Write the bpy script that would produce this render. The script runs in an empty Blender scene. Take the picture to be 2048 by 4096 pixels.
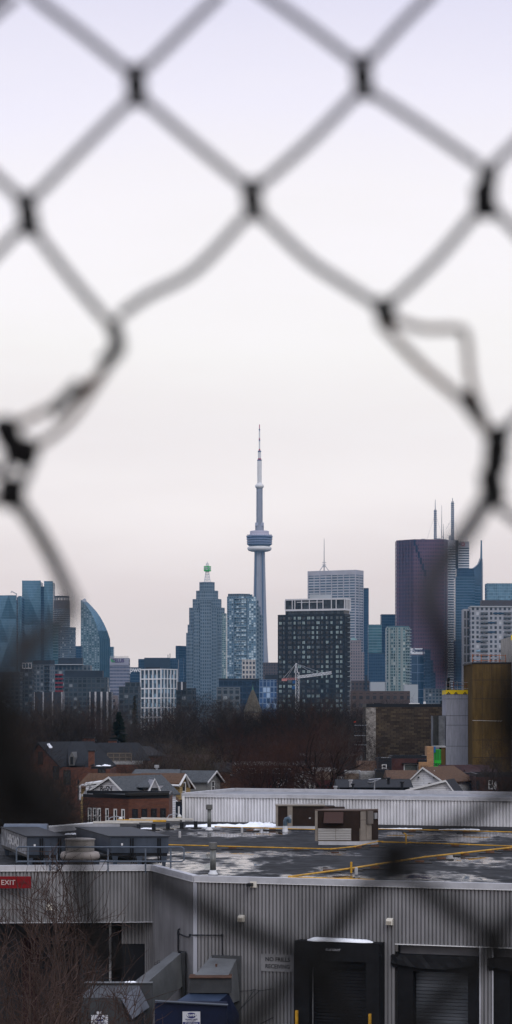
import bpy, math, random
from mathutils import Vector, Matrix
R = math.radians
S = bpy.context.scene
COL = S.collection
# ---------------------------------------------------------------- camera, sky, sun, exposure
F = 10000.0      # focal length in photo pixels (2048 wide)
HZ = 2868.0      # horizon row of the photo
CZ = 14.0        # eye height above the city ground
cam_d = bpy.data.cameras.new('camera'); cam = bpy.data.objects.new('camera', cam_d); COL.objects.link(cam)
cam.location = (0, 0, CZ); cam.rotation_euler = (R(90), 0, 0)
cam_d.sensor_fit = 'HORIZONTAL'; cam_d.sensor_width = 36
cam_d.lens = 36 * F / 2048
cam_d.shift_y = (HZ - 2048) / 2048
cam_d.clip_start = 0.05; cam_d.clip_end = 30000
cam_d.dof.use_dof = True; cam_d.dof.focus_distance = 2500
cam_d.dof.aperture_fstop = cam_d.lens / 6.9
S.camera = cam
S.view_settings.view_transform = 'Standard'; S.view_settings.look = 'None'
S.view_settings.exposure = 0.0; S.view_settings.gamma = 1.0

W = bpy.data.worlds.new('World'); S.world = W; W.use_nodes = True
nt = W.node_tree; N = nt.nodes; L = nt.links
bg = N['Background']
sky = N.new('ShaderNodeTexSky'); sky.sky_type = 'NISHITA'; sky.sun_disc = False
sky.sun_elevation = R(38); sky.sun_rotation = R(200); sky.air_density = 1.5; sky.dust_density = 3
mul = N.new('ShaderNodeVectorMath'); mul.operation = 'SCALE'; mul.inputs['Scale'].default_value = 0.08
L.new(sky.outputs[0], mul.inputs[0])
tc = N.new('ShaderNodeTexCoord'); sp = N.new('ShaderNodeSeparateXYZ'); L.new(tc.outputs['Generated'], sp.inputs[0])
mpn = N.new('ShaderNodeMapping'); mpn.inputs['Scale'].default_value = (1.2, 1.2, 5.0)
L.new(tc.outputs['Generated'], mpn.inputs[0])
cl = N.new('ShaderNodeTexNoise'); cl.inputs['Scale'].default_value = 3.2; cl.inputs['Detail'].default_value = 5
L.new(mpn.outputs[0], cl.inputs['Vector'])
wob = N.new('ShaderNodeMath'); wob.operation = 'MULTIPLY_ADD'; wob.inputs[1].default_value = 0.09
L.new(cl.outputs['Fac'], wob.inputs[0]); 
zz = N.new('ShaderNodeMath'); zz.operation = 'SUBTRACT'; zz.inputs[1].default_value = 0.045
L.new(sp.outputs['Z'], zz.inputs[0]); L.new(zz.outputs[0], wob.inputs[2])
cr = N.new('ShaderNodeValToRGB'); L.new(wob.outputs[0], cr.inputs[0])
def srgb(r, g, b):
    f = lambda c: (c/255/12.92) if c/255 <= .04045 else ((c/255+.055)/1.055)**2.4
    return (f(r), f(g), f(b), 1)
e = cr.color_ramp; e.elements[0].position = 0.0; e.elements[0].color = srgb(224, 213, 208)
e.elements[1].position = 0.05; e.elements[1].color = srgb(234, 220, 216)
for p, c in ((.10, (253, 243, 239)), (.145, (255, 249, 245)), (.19, (255, 249, 251)), (.235, (244, 239, 250)), (.285, (226, 222, 240)), (.45, (196, 200, 222)), (1.0, (190, 196, 215))):
    k = e.elements.new(p); k.color = srgb(*c)
mix = N.new('ShaderNodeMix'); mix.data_type = 'RGBA'; mix.inputs[0].default_value = 0.95
zen = N.new('ShaderNodeMapRange'); zen.inputs['From Min'].default_value = .32; zen.inputs['From Max'].default_value = .85
zen.inputs['To Min'].default_value = 1.10; zen.inputs['To Max'].default_value = 2.1; L.new(sp.outputs['Z'], zen.inputs['Value'])
zm = N.new('ShaderNodeVectorMath'); zm.operation = 'SCALE'; L.new(mix.outputs[2], zm.inputs[0]); cn_ = N.new('ShaderNodeMath'); cn_.operation = 'MULTIPLY_ADD'; cn_.inputs[1].default_value = .16; cn_.inputs[2].default_value = .92; L.new(cl.outputs['Fac'], cn_.inputs[0])
cm_ = N.new('ShaderNodeMath'); cm_.operation = 'MULTIPLY'; L.new(cn_.outputs[0], cm_.inputs[0]); L.new(zen.outputs[0], cm_.inputs[1]); L.new(cm_.outputs[0], zm.inputs['Scale'])
L.new(mul.outputs[0], mix.inputs[6]); L.new(cr.outputs[0], mix.inputs[7]); L.new(zm.outputs[0], bg.inputs[0])
bg.inputs[1].default_value = 1.0

sl = bpy.data.lights.new('sun', 'SUN'); so = bpy.data.objects.new('sun', sl); COL.objects.link(so)
sl.energy = 1.1; sl.angle = R(30); sl.color = (1, .96, .9)
so.rotation_euler = (R(52), 0, R(20)); so.location = (0, -50, 300)

# ---------------------------------------------------------------- helpers
def at(px, py, d): return Vector(((px-1024)*d/F, d, CZ + (HZ-py)*d/F))
def X(px, d): return (px-1024)*d/F
def Z(py, d): return CZ + (HZ-py)*d/F
class MB:
    def __init__(s): s.v = []; s.f = []; s.m = []; s.uv = {}; s.mi = 0
    def face(s, pts, uv=None):
        b = len(s.v); s.v += [Vector(p) for p in pts]; s.f.append(tuple(range(b, b+len(pts)))); s.m.append(s.mi)
        if uv: s.uv[len(s.f)-1] = uv
        return s
    def box(s, x0, x1, y0, y1, z0, z1): return s.prism([(x0,y0),(x1,y0),(x1,y1),(x0,y1)], z0, z1)
    def prism(s, poly, z0, z1, top=None):      # poly counter-clockwise seen from above
        n = len(poly); u = 0
        a = sum(poly[i][0]*poly[(i+1)%n][1]-poly[(i+1)%n][0]*poly[i][1] for i in range(n))
        if a < 0: poly = poly[::-1]
        b = len(s.v)
        s.v += [Vector((p[0],p[1],z0)) for p in poly] + [Vector((p[0],p[1],z1)) for p in poly]
        for i in range(n):
            j = (i+1)%n
            l = math.hypot(poly[j][0]-poly[i][0], poly[j][1]-poly[i][1])
            s.f.append((b+i,b+j,b+n+j,b+n+i)); s.m.append(s.mi)
            s.uv[len(s.f)-1] = [(u,z0-z1),(u+l,z0-z1),(u+l,0),(u,0)]; u += l
        mm = s.mi if top is None else top
        s.f.append(tuple(b+n+i for i in range(n))); s.m.append(mm)
        s.f.append(tuple(b+i for i in range(n-1,-1,-1))); s.m.append(mm)
        return s
    def hull6(s, a, b):                          # two rings of equal length joined and capped
        n = len(a); k = len(s.v); s.v += [Vector(p) for p in a] + [Vector(p) for p in b]
        for i in range(n):
            j = (i+1)%n; s.f.append((k+i,k+j,k+n+j,k+n+i)); s.m.append(s.mi)
        s.f.append(tuple(range(k+n-1,k-1,-1))); s.m.append(s.mi)
        s.f.append(tuple(range(k+n,k+2*n))); s.m.append(s.mi)
        return s
    def tube(s, pts, r, n=6, caps=True):
        pts = [Vector(p) for p in pts]; m = len(pts)
        rr = r if isinstance(r, (list, tuple)) else [r]*m
        b = len(s.v); up = None
        for i, p in enumerate(pts):
            t = (pts[min(i+1,m-1)]-pts[max(i-1,0)]).normalized()
            if up is None: up = Vector((0,0,1)) if abs(t.z) < .9 else Vector((0,1,0))
            a = t.cross(up)
            if a.length < 1e-6: a = t.cross(Vector((1,0.3,0)))
            a.normalize(); c = a.cross(t).normalized()
            up = c
            for k in range(n):
                q = 2*math.pi*k/n; s.v.append(p + (a*math.cos(q)+c*math.sin(q))*rr[i])
        for i in range(m-1):
            for k in range(n):
                k2 = (k+1)%n; s.f.append((b+i*n+k, b+i*n+k2, b+(i+1)*n+k2, b+(i+1)*n+k)); s.m.append(s.mi)
        if caps and n > 2:
            s.f.append(tuple(b+k for k in range(n-1,-1,-1))); s.m.append(s.mi)
            s.f.append(tuple(b+(m-1)*n+k for k in range(n))); s.m.append(s.mi)
        return s
    def lathe(s, prof, n=24, c=(0,0), rot=0):
        b = len(s.v); m = len(prof)
        for r, z in prof:
            for k in range(n):
                q = 2*math.pi*k/n+rot; s.v.append(Vector((c[0]+r*math.cos(q), c[1]+r*math.sin(q), z)))
        for i in range(m-1):
            for k in range(n):
                k2=(k+1)%n; s.f.append((b+i*n+k,b+i*n+k2,b+(i+1)*n+k2,b+(i+1)*n+k)); s.m.append(s.mi)
        s.f.append(tuple(b+k for k in range(n-1,-1,-1))); s.m.append(s.mi)
        s.f.append(tuple(b+(m-1)*n+k for k in range(n))); s.m.append(s.mi)
        return s
    def corr(s, a, b, z0, z1, pitch, dep, nrm):   # corrugated sheet from a to b
        a = Vector((a[0],a[1])); b = Vector((b[0],b[1])); t = b-a; l = t.length; t /= l; nv = Vector(nrm).normalized()
        k = len(s.v); pts = []; u = 0
        while u < l:
            for du, o in ((0,1),(.56,1),(.64,0),(.92,0)):
                if u+du*pitch <= l: pts.append((u+du*pitch, o))
            u += pitch
        pts.append((l, 1))
        for u, o in pts:
            p = a + t*u + nv*(dep*o - dep + .04); s.v += [Vector((p.x,p.y,z0)), Vector((p.x,p.y,z1))]
        for i in range(len(pts)-1):
            s.f.append((k+2*i, k+2*i+2, k+2*i+3, k+2*i+1)); s.m.append(s.mi)
            s.uv[len(s.f)-1] = [(pts[i][0],0),(pts[i+1][0],0),(pts[i+1][0],z1-z0),(pts[i][0],z1-z0)]
        return s
    def build(s, name, mats, parent=None, smooth=False, loc=None):
        if not isinstance(mats, (list, tuple)): mats = [mats]
        if parent is not None:
            r = parent
            while r.parent: r = r.parent
            org = r.location.copy()
        elif loc is not None: org = Vector(loc)
        else:
            mn = Vector([min(v[i] for v in s.v) for i in range(3)]); mx = Vector([max(v[i] for v in s.v) for i in range(3)])
            org = Vector(((mn.x+mx.x)/2, (mn.y+mx.y)/2, mn.z))
        me = bpy.data.meshes.new(name); me.from_pydata([v-org for v in s.v], [], s.f)
        for m in mats: me.materials.append(m)
        me.polygons.foreach_set('material_index', s.m)
        if s.uv:
            uvl = me.uv_layers.new(name='UVMap')
            for fi, uv in s.uv.items():
                p = me.polygons[fi]
                for k, li in enumerate(p.loop_indices): uvl.data[li].uv = uv[k]
        if smooth: me.polygons.foreach_set('use_smooth', [True]*len(s.f))
        me.update()
        o = bpy.data.objects.new(name, me); COL.objects.link(o)
        if parent is not None: o.parent = parent
        else: o.location = org
        return o
def tag(o, label=None, cat=None, group=None, kind=None):
    if label: o['label'] = label
    if cat: o['category'] = cat
    if group: o['group'] = group
    if kind: o['kind'] = kind
    return o
def thing(name, label, cat, loc, group=None):
    o = bpy.data.objects.new(name, None); COL.objects.link(o); o.location = loc; o.empty_display_size = .1
    return tag(o, label, cat, group)
def copy_tree(o, parent=None):
    c = o.copy(); COL.objects.link(c); c.parent = parent
    for ch in list(o.children): copy_tree(ch, c)
    return c
def text(name, s, size, loc, right, mat, parent, ext=0.01, bold=0.0, xs=1.0, shear=0, spacing=1.0):
    cu = bpy.data.curves.new('t', 'FONT'); cu.body = s; cu.size = size; cu.extrude = ext; cu.offset = bold*size
    cu.align_x = 'CENTER'; cu.align_y = 'CENTER'; cu.shear = shear; cu.space_character = spacing; cu.resolution_u = 3
    t = bpy.data.objects.new('t', cu); COL.objects.link(t)
    me = bpy.data.meshes.new_from_object(t.evaluated_get(bpy.context.evaluated_depsgraph_get()))
    bpy.data.objects.remove(t); bpy.data.curves.remove(cu)
    r = Vector(right).normalized(); up = Vector((0,0,1)); nn = r.cross(up)
    root = parent
    while root.parent: root = root.parent
    for v in me.vertices:
        v.co = Vector(loc) - root.location + r*v.co.x*xs + up*v.co.y + nn*v.co.z
    me.materials.clear(); me.materials.append(mat); me.name = name
    o = bpy.data.objects.new(name, me); COL.objects.link(o); o.parent = parent
    return o
# ---------------------------------------------------------------- materials
MC = {}
def mat(name, col, rough=.7, metal=0., noise=0.0, nscale=2.0, spec=None, stretch=(1,1,1), col2=None, bump=0.0, emit=0):
    if name in MC: return MC[name]
    if spec is None or spec == .5: spec = .5 if rough < .4 else .16
    m = bpy.data.materials.new(name); m.use_nodes = True; t = m.node_tree; b = t.nodes['Principled BSDF']
    b.inputs['Base Color'].default_value = (*col, 1); b.inputs['Roughness'].default_value = rough
    b.inputs['Metallic'].default_value = metal; b.inputs['Specular IOR Level'].default_value = spec
    if noise or col2:
        tc = t.nodes.new('ShaderNodeTexCoord'); mp = t.nodes.new('ShaderNodeMapping'); mp.inputs['Scale'].default_value = stretch
        nz = t.nodes.new('ShaderNodeTexNoise'); nz.inputs['Scale'].default_value = nscale; nz.inputs['Detail'].default_value = 6
        nz.inputs['Roughness'].default_value = .65
        t.links.new(tc.outputs['Object'], mp.inputs[0]); t.links.new(mp.outputs[0], nz.inputs['Vector'])
        r = t.nodes.new('ShaderNodeValToRGB'); t.links.new(nz.outputs['Fac'], r.inputs[0])
        c2 = col2 or tuple(c*(1-noise) for c in col); c1 = col if col2 else tuple(min(1, c*(1+noise)) for c in col)
        r.color_ramp.elements[0].position = .36; r.color_ramp.elements[0].color = (*c2, 1)
        r.color_ramp.elements[1].position = .64; r.color_ramp.elements[1].color = (*c1, 1)
        t.links.new(r.outputs[0], b.inputs['Base Color'])
        if bump:
            bp = t.nodes.new('ShaderNodeBump'); bp.inputs['Strength'].default_value = bump; bp.inputs['Distance'].default_value = .05
            t.links.new(nz.outputs['Fac'], bp.inputs['Height']); t.links.new(bp.outputs[0], b.inputs['Normal'])
    MC[name] = m; return m
def facade(name, wall, glass, bay=3., fl=3.8, wf=.6, hf=.5, rnd=.5, metal=.0, rough=.2, blind=None, bfrac=.15, mull=0, wmetal=0, wrough=.6, spec=.25):
    m = bpy.data.materials.new(name); m.use_nodes = True; t = m.node_tree; b = t.nodes['Principled BSDF']; l = t.links; b.inputs['Specular IOR Level'].default_value = spec
    def M(op, a, c=None, d=None):
        n = t.nodes.new('ShaderNodeMath'); n.operation = op
        for i, x in enumerate((a, c, d)):
            if x is None: continue
            if isinstance(x, (int, float)): n.inputs[i].default_value = x
            else: l.new(x, n.inputs[i])
        return n.outputs[0]
    uv = t.nodes.new('ShaderNodeUVMap'); sp = t.nodes.new('ShaderNodeSeparateXYZ'); l.new(uv.outputs[0], sp.inputs[0])
    u = M('DIVIDE', sp.outputs[0], bay); v = M('DIVIDE', sp.outputs[1], fl)
    mu = M('LESS_THAN', M('ABSOLUTE', M('SUBTRACT', M('FRACT', u), .5)), wf/2)
    mv = M('LESS_THAN', M('ABSOLUTE', M('SUBTRACT', M('FRACT', v), .5)), hf/2)
    mask = M('MULTIPLY', mu, mv)
    cb = t.nodes.new('ShaderNodeCombineXYZ'); l.new(M('FLOOR', u), cb.inputs[0]); l.new(M('FLOOR', v), cb.inputs[1])
    wn = t.nodes.new('ShaderNodeTexWhiteNoise'); wn.noise_dimensions = '3D'; l.new(cb.outputs[0], wn.inputs['Vector'])
    fac = M('MULTIPLY_ADD', wn.outputs['Value'], 2*rnd, 1-rnd)
    nz = t.nodes.new('ShaderNodeTexNoise'); nz.inputs['Scale'].default_value = .035; nz.inputs['Detail'].default_value = 3
    tc = t.nodes.new('ShaderNodeTexCoord'); l.new(tc.outputs['Object'], nz.inputs['Vector'])
    big = M('MULTIPLY_ADD', nz.outputs['Fac'], .7, .65)
    sc = t.nodes.new('ShaderNodeVectorMath'); sc.operation = 'SCALE'; sc.inputs[0].default_value = glass
    l.new(M('MULTIPLY', fac, big), sc.inputs['Scale'])
    g = sc.outputs[0]
    if blind:
        bm = t.nodes.new('ShaderNodeMix'); bm.data_type = 'RGBA'; l.new(M('GREATER_THAN', wn.outputs['Value'], 1-bfrac), bm.inputs[0])
        l.new(g, bm.inputs[6]); bm.inputs[7].default_value = (*blind, 1); g = bm.outputs[2]
    wsc = t.nodes.new('ShaderNodeVectorMath'); wsc.operation = 'SCALE'; wsc.inputs[0].default_value = wall; l.new(big, wsc.inputs['Scale'])
    mx = t.nodes.new('ShaderNodeMix'); mx.data_type = 'RGBA'; l.new(mask, mx.inputs[0]); l.new(wsc.outputs[0], mx.inputs[6]); l.new(g, mx.inputs[7])
    l.new(mx.outputs[2], b.inputs['Base Color'])
    l.new(M('MULTIPLY_ADD', mask, rough-wrough, wrough), b.inputs['Roughness'])
    l.new(M('MULTIPLY_ADD', mask, metal-wmetal, wmetal), b.inputs['Metallic'])
    bp = t.nodes.new('ShaderNodeBump'); bp.invert = True; bp.inputs['Strength'].default_value = .4; bp.inputs['Distance'].default_value = .3
    l.new(mask, bp.inputs['Height']); l.new(bp.outputs[0], b.inputs['Normal'])
    return m
def brick(name, c1, c2, mortar, scale=1.0, dirt=.3):
    m = bpy.data.materials.new(name); m.use_nodes = True; t = m.node_tree; b = t.nodes['Principled BSDF']; l = t.links
    uv = t.nodes.new('ShaderNodeUVMap'); br = t.nodes.new('ShaderNodeTexBrick'); l.new(uv.outputs[0], br.inputs['Vector'])
    br.inputs['Color1'].default_value = (*c1,1); br.inputs['Color2'].default_value = (*c2,1); br.inputs['Mortar'].default_value = (*mortar,1)
    br.inputs['Scale'].default_value = 1; br.inputs['Brick Width'].default_value = .3*scale; br.inputs['Row Height'].default_value = .1*scale; br.inputs['Mortar Size'].default_value = .012*scale
    tc = t.nodes.new('ShaderNodeTexCoord'); nz = t.nodes.new('ShaderNodeTexNoise'); nz.inputs['Scale'].default_value = .6; nz.inputs['Detail'].default_value = 6
    l.new(tc.outputs['Object'], nz.inputs['Vector'])
    ma = t.nodes.new('ShaderNodeMath'); ma.operation = 'MULTIPLY_ADD'; l.new(nz.outputs['Fac'], ma.inputs[0]); ma.inputs[1].default_value = 2*dirt; ma.inputs[2].default_value = 1-dirt
    sc = t.nodes.new('ShaderNodeVectorMath'); sc.operation = 'SCALE'; l.new(br.outputs[0], sc.inputs[0]); l.new(ma.outputs[0], sc.inputs['Scale'])
    l.new(sc.outputs[0], b.inputs['Base Color']); b.inputs['Roughness'].default_value = .9; b.inputs['Specular IOR Level'].default_value = .2
    return m
G = lambda v: (v, v, v*1.03)
steel = mat('galvanised steel', (.32,.33,.35), .45, .6, .25, 6)
dark = mat('dark metal', (.012,.013,.016), .5, .2)
black = mat('black rubber', (.006,.006,.007), .65, 0, .3, 3)
white_p = mat('white paint', (.55,.56,.58), .5, 0, .12, 3)
cream = mat('cream plastic', (.6,.57,.5), .4)
red_p = mat('red paint', (.35,.006,.01), .4)
yellow_p = mat('yellow gas paint', (.44,.24,.025), .5, 0, .3, 2)
snow = mat('snow', (.82,.84,.88), .8, 0, .06, 4, bump=.5)
conc = mat('concrete', (.25,.25,.25), .85, 0, .25, 1.5)
shing_g = mat('grey shingles', (.06,.065,.07), .95, 0, .4, 5, .2, (1,1,4))
shing_b = mat('brown shingles', (.075,.042,.025), .95, 0, .4, 5, .2, (1,1,4))
shing_k = mat('black shingles', (.016,.017,.02), .95, 0, .4, 5, .2, (1,1,4))
glass_d = mat('dark window glass', (.012,.015,.018), .12, 0, .3, 2)
roofg = mat('roof gravel', (.10,.105,.11), .9, 0, .3, .2)
whitefr = mat('white window frame', (.5,.5,.5), .5)
bark = mat('bark', (.009,.0075,.007), .95, 0, .4, 3, .1)
twig_p = mat('pale twigs', (.048,.038,.032), .95, 0, .35, .5, .1); twig_k = mat('dusky twigs', (.017,.013,.011), .95, 0, .35, .5, .1)
twig = mat('twigs', (.028,.022,.019), .95, 0, .35, .5, .1)
twig_r = mat('reddish twigs', (.036,.018,.0135), .95, 0, .35, .5, .1)
needle = mat('needles', (.006,.010,.007), .9, 0, .5, 2, .1)
bk_red = brick('red brick', (.125,.045,.027), (.085,.03,.019), (.06,.045,.038))
bk_dark = brick('dark weathered brick', (.075,.055,.036), (.028,.019,.013), (.018,.014,.011), 3.2, .7)
bk_tan = brick('tan brick', (.34,.19,.09), (.27,.14,.065), (.2,.15,.1), 1.5)
bk_or = brick('orange brick', (.17,.07,.038), (.12,.05,.028), (.08,.06,.05))
sid_w = brick('white siding', (.60,.61,.64), (.55,.56,.59), (.26,.26,.28), 1)
sid_y = brick('yellow siding', (.34,.24,.10), (.30,.21,.09), (.14,.1,.05), 1)
for m_, bw, rh in ((sid_w, 4, .2), (sid_y, 4, .2)):
    for n_ in m_.node_tree.nodes:
        if n_.type == 'TEX_BRICK': n_.inputs['Brick Width'].default_value = bw; n_.inputs['Row Height'].default_value = rh; n_.inputs['Mortar Size'].default_value = .02

# ---------------------------------------------------------------- ground
g = MB(); g.face([(-6000,1.5,0),(6000,1.5,0),(6000,12000,0),(-6000,12000,0)])
tag(g.build('ground', mat('ground', (.035,.032,.028), .95, 0, .4, .02, .2)), kind='structure')
g = MB(); g.face([(-14,70,.004),(14,70,.004),(14,99,.004),(-14,99,.004)])
tag(g.build('loading_yard', mat('asphalt', (.045,.045,.047), .8, 0, .3, .6)), kind='structure')
g = MB(); g.face([(-60,172,.004),(80,172,.004),(80,182,.004),(-60,182,.004)])
tag(g.build('road', MC['asphalt']), kind='structure')
g = MB(); g.box(-8,8,-3,.95,11.9,12.3)
tag(g.build('bridge_path', conc), kind='structure')

# ---------------------------------------------------------------- tall buildings far away
def rect(x0, x1, d, dep):
    return [(X(x0,d), d), (X(x1,d), d), (X(x1,d), d+dep), (X(x0,d), d+dep)]
def cor(x0, xc, x1, d, th):         # box seen over its near right corner
    th = R(th); k = d/F; C = Vector((X(xc,d), d)); w = (xc-x0)*k/math.cos(th); l = (x1-xc)*k/math.sin(th)
    a = C + w*Vector((-math.cos(th), math.sin(th))); b = C + l*Vector((math.sin(th), math.cos(th)))
    return [tuple(a), tuple(C), tuple(b), tuple(a+b-C)]
def shrink(poly, m):
    cx = sum(p[0] for p in poly)/len(poly); cy = sum(p[1] for p in poly)/len(poly)
    out = []
    for p in poly:
        v = Vector((p[0]-cx, p[1]-cy)); out.append(tuple(Vector((cx,cy)) + v*(1-m/v.length)))
    return out
def tower(name, label, poly, pytop, m, rfm=None, parapet=1.2, z0=0, cat='building', group=None):
    d = min(p[1] for p in poly)
    cx = sum(p[0] for p in poly)/len(poly); cy = sum(p[1] for p in poly)/len(poly)
    t = thing(name, label, cat, (cx, cy, z0), group)
    zt = Z(pytop, d)
    MB().prism(poly, z0, zt-parapet, top=1).build('facade', [m, rfm or roofg], t)
    p = MB(); q = shrink(poly, 1.0); n = len(poly)
    for i in range(n):
        j = (i+1)%n; p.prism([poly[i], poly[j], q[j], q[i]], zt-parapet, zt)
    p.build('parapet', m if rfm is None else rfm, t)
    return t
def block(t, name, poly, z0, z1, m, top=None):
    return MB().prism(poly, z0, z1, top=(1 if top else None)).build(name, [m]+([top] if top else []), t)
def dz(t, n=1):
    return None

f_cyan = facade('blue curtain glass', (.13,.19,.24), (.09,.17,.23), 3, 4, .86, .82, .25, .5, .12)
f_navy = facade('navy curtain glass', (.02,.04,.07), (.012,.03,.06), 3, 4, .9, .7, .3, .3, .2)
f_teal = facade('teal glass', (.09,.14,.16), (.035,.10,.12), 6, 4, .97, .66, .2, .4, .15)
f_grey = facade('grey condo', (.085,.10,.115), (.03,.05,.07), 3.2, 3.1, .62, .6, .6, .1, .2, (.25,.28,.3), .12)
f_dgrey = facade('dark condo', (.035,.043,.05), (.025,.035,.045), 3.2, 3.1, .7, .62, .6, .1, .2, (.16,.18,.2), .1)
f_stone = facade('granite tower', (.125,.155,.18), (.03,.055,.08), 3.4, 5.2, .55, .55, .45, .2, .2)
f_condo = facade('glass condo', (.12,.17,.21), (.09,.16,.22), 3.4, 3.1, .8, .66, .6, .2, .2, (.40,.50,.56), .35)
f_red = facade('red granite', (.098,.045,.066), (.040,.022,.046), 3.4, 5.2, .55, .55, .3, .1, .3)
f_white = facade('white marble tower', (.34,.34,.36), (.07,.10,.14), 9.5, 3.9, .86, .5, .3, .3, .2)
f_bmo = facade('white banded tower', (.42,.43,.45), (.035,.05,.07), 60, 3.9, .985, .5, .2, .2, .2)
f_side = facade('white tower side', (.24,.26,.31), (.04,.06,.09), 30, 3.9, .93, .5, .3, .2, .2)
f_lav = facade('mauve office', (.17,.17,.21), (.09,.10,.15), 4, 4, .95, .5, .2, .3, .2)
f_tealb = facade('deep blue band glass', (.06,.10,.15), (.025,.06,.10), 6, 4, .97, .66, .2, .3, .15)
f_green = facade('green glass condo', (.20,.25,.25), (.06,.12,.13), 2.6, 3.0, .7, .68, .7, .3, .15, (.38,.42,.4), .18)
f_beige = facade('beige stone', (.17,.14,.14), (.04,.04,.05), 3, 3.8, .4, .5, .4)
f_brownb = facade('brown low block', (.06,.042,.038), (.03,.03,.035), 3, 3.4, .5, .45, .4)
f_bluep = facade('blue panels', (.13,.19,.28), (.05,.11,.25), 2.2, 3.3, .78, .82, .5, .3, .2, (.30,.42,.60), .25)
f_blk = facade('black cladding', (.011,.012,.014), (.011,.012,.014), 3, 3.1, .5, .5, .2)
penth = mat('dark penthouse cladding', (.02,.023,.03), .6, 0, .2, .1)
lightconc = mat('pale roof slab', (.3,.32,.34), .8)

# --- faceted glass pair at the far left
def faceted(t, x0, x1, ytop, d, zb, m, rows, cols, amp):
    a = X(x0,d); b = X(x1,d); zt = Z(ytop,d); mb = MB(); k = len(mb.v)
    H = (zt-zb)/rows; Wd = (b-a)/cols
    grid = {}
    for r in range(rows+1):
        for c in range(cols*2+1):
            off = amp if (c + r) % 2 == 0 else -amp
            if c in (0, cols*2): off = 0
            grid[(r,c)] = Vector((a+c*Wd/2, d-off, zb+r*H))
    for r in range(rows):
        for c in range(cols*2):
            p00, p10, p01, p11 = grid[(r,c)], grid[(r,c+1)], grid[(r+1,c)], grid[(r+1,c+1)]
            def uvs(ps): return [(q.x, q.z-zt) for q in ps]
            if (r+c)%2 == 0:
                for tri in ([p00,p10,p11],[p00,p11,p01]): mb.face(tri, uvs(tri))
            else:
                for tri in ([p00,p10,p01],[p10,p11,p01]): mb.face(tri, uvs(tri))
    mb.build('faceted_front', m, t)
    block(t, 'core', [(a+.1,d+2.2),(b-.1,d+2.2),(b-.1,d+42),(a+.1,d+42)], zb, zt-2, f_navy)
f_facet = facade('faceted glass', (.09,.15,.19), (.07,.135,.18), 1.6, 4.1, .9, .9, .15, .45, .15, wmetal=.3, wrough=.3)
d = 3900
t = thing('glass_skyscraper', 'tall blue skyscraper with folded diamond glass facets and a dark vertical slot', 'building', at(150, 2903, d))
t.location.z = 0
faceted(t, 88, 163, 2322, d, 20, f_facet, 6, 1, 2.2)
faceted(t, 176, 212, 2324, d-2, 20, f_facet, 6, 1, 1.6)
block(t, 'slot', rect(163, 176, d+4, 30), 0, Z(2345,d), f_navy)
block(t, 'podium', rect(88, 212, d+3, 36), 0, 20, f_navy)
t = thing('glass_skyscraper', 'shorter folded glass tower cut off by the left picture edge', 'building', at(20, 2903, d-60)); t.location.z = 0
faceted(t, -60, 66, 2381, d-60, 20, f_facet, 5, 2, 2.2)
faceted(t, 72, 87, 2384, d-60, 20, f_facet, 5, 1, 1)
block(t, 'podium', rect(-60, 87, d-57, 36), 0, 20, f_navy)
m_ = MB(); m_.tube([at(66,2400,d-62), at(66,2375,d-62), at(46,2365,d-64), at(44,2372,d-64)], .9, 5); m_.build('window_washing_crane', steel, t)
# --- round condo
d = 3700
c = (X(244,d), d+14); t = thing('round_condo_tower', 'round condo tower with brown mechanical crown and flat disc roof, beside the folded glass', 'building', (c[0],c[1],0))
def ring(c, r, n=20): return [(c[0]+r*math.cos(2*math.pi*i/n), c[1]+r*math.sin(2*math.pi*i/n)) for i in range(n)]
r = 33*d/F
block(t, 'facade', ring(c, r), 0, Z(2435,d), facade('round condo bands', (.22,.25,.28), (.04,.06,.08), 5, 3.2, .95, .6, .4, .2, .2))
block(t, 'mechanical_crown', ring(c, r*.97), Z(2435,d), Z(2400,d), mat('brown crown', (.085,.07,.065), .6, 0, .2, .2, .5, (1,1,6)))
cm = MB(); 
for i in range(14):
    q = 2*math.pi*i/14; cm.tube([(c[0]+r*.85*math.cos(q), c[1]+r*.85*math.sin(q), Z(2401,d)), (c[0]+r*.85*math.cos(q), c[1]+r*.85*math.sin(q), Z(2387,d))], .7, 4)
cm.build('roof_columns', steel, t)
block(t, 'disc_roof', ring(c, r*.93), Z(2388,d), Z(2383,d), dark)
tower('condo_tower', 'grey condo tower with teal corner in front of the round tower', cor(231,275,300,3400,30), 2508, f_grey)
tower('glass_tower', 'slim pale green glass tower wedged beside the folded skyscraper', rect(212,238,3450,25), 2494, f_teal)
tower('office_block', 'low blue block between the grey condo and the curved tower', rect(298,326,3650,25), 2584, f_navy)
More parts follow.
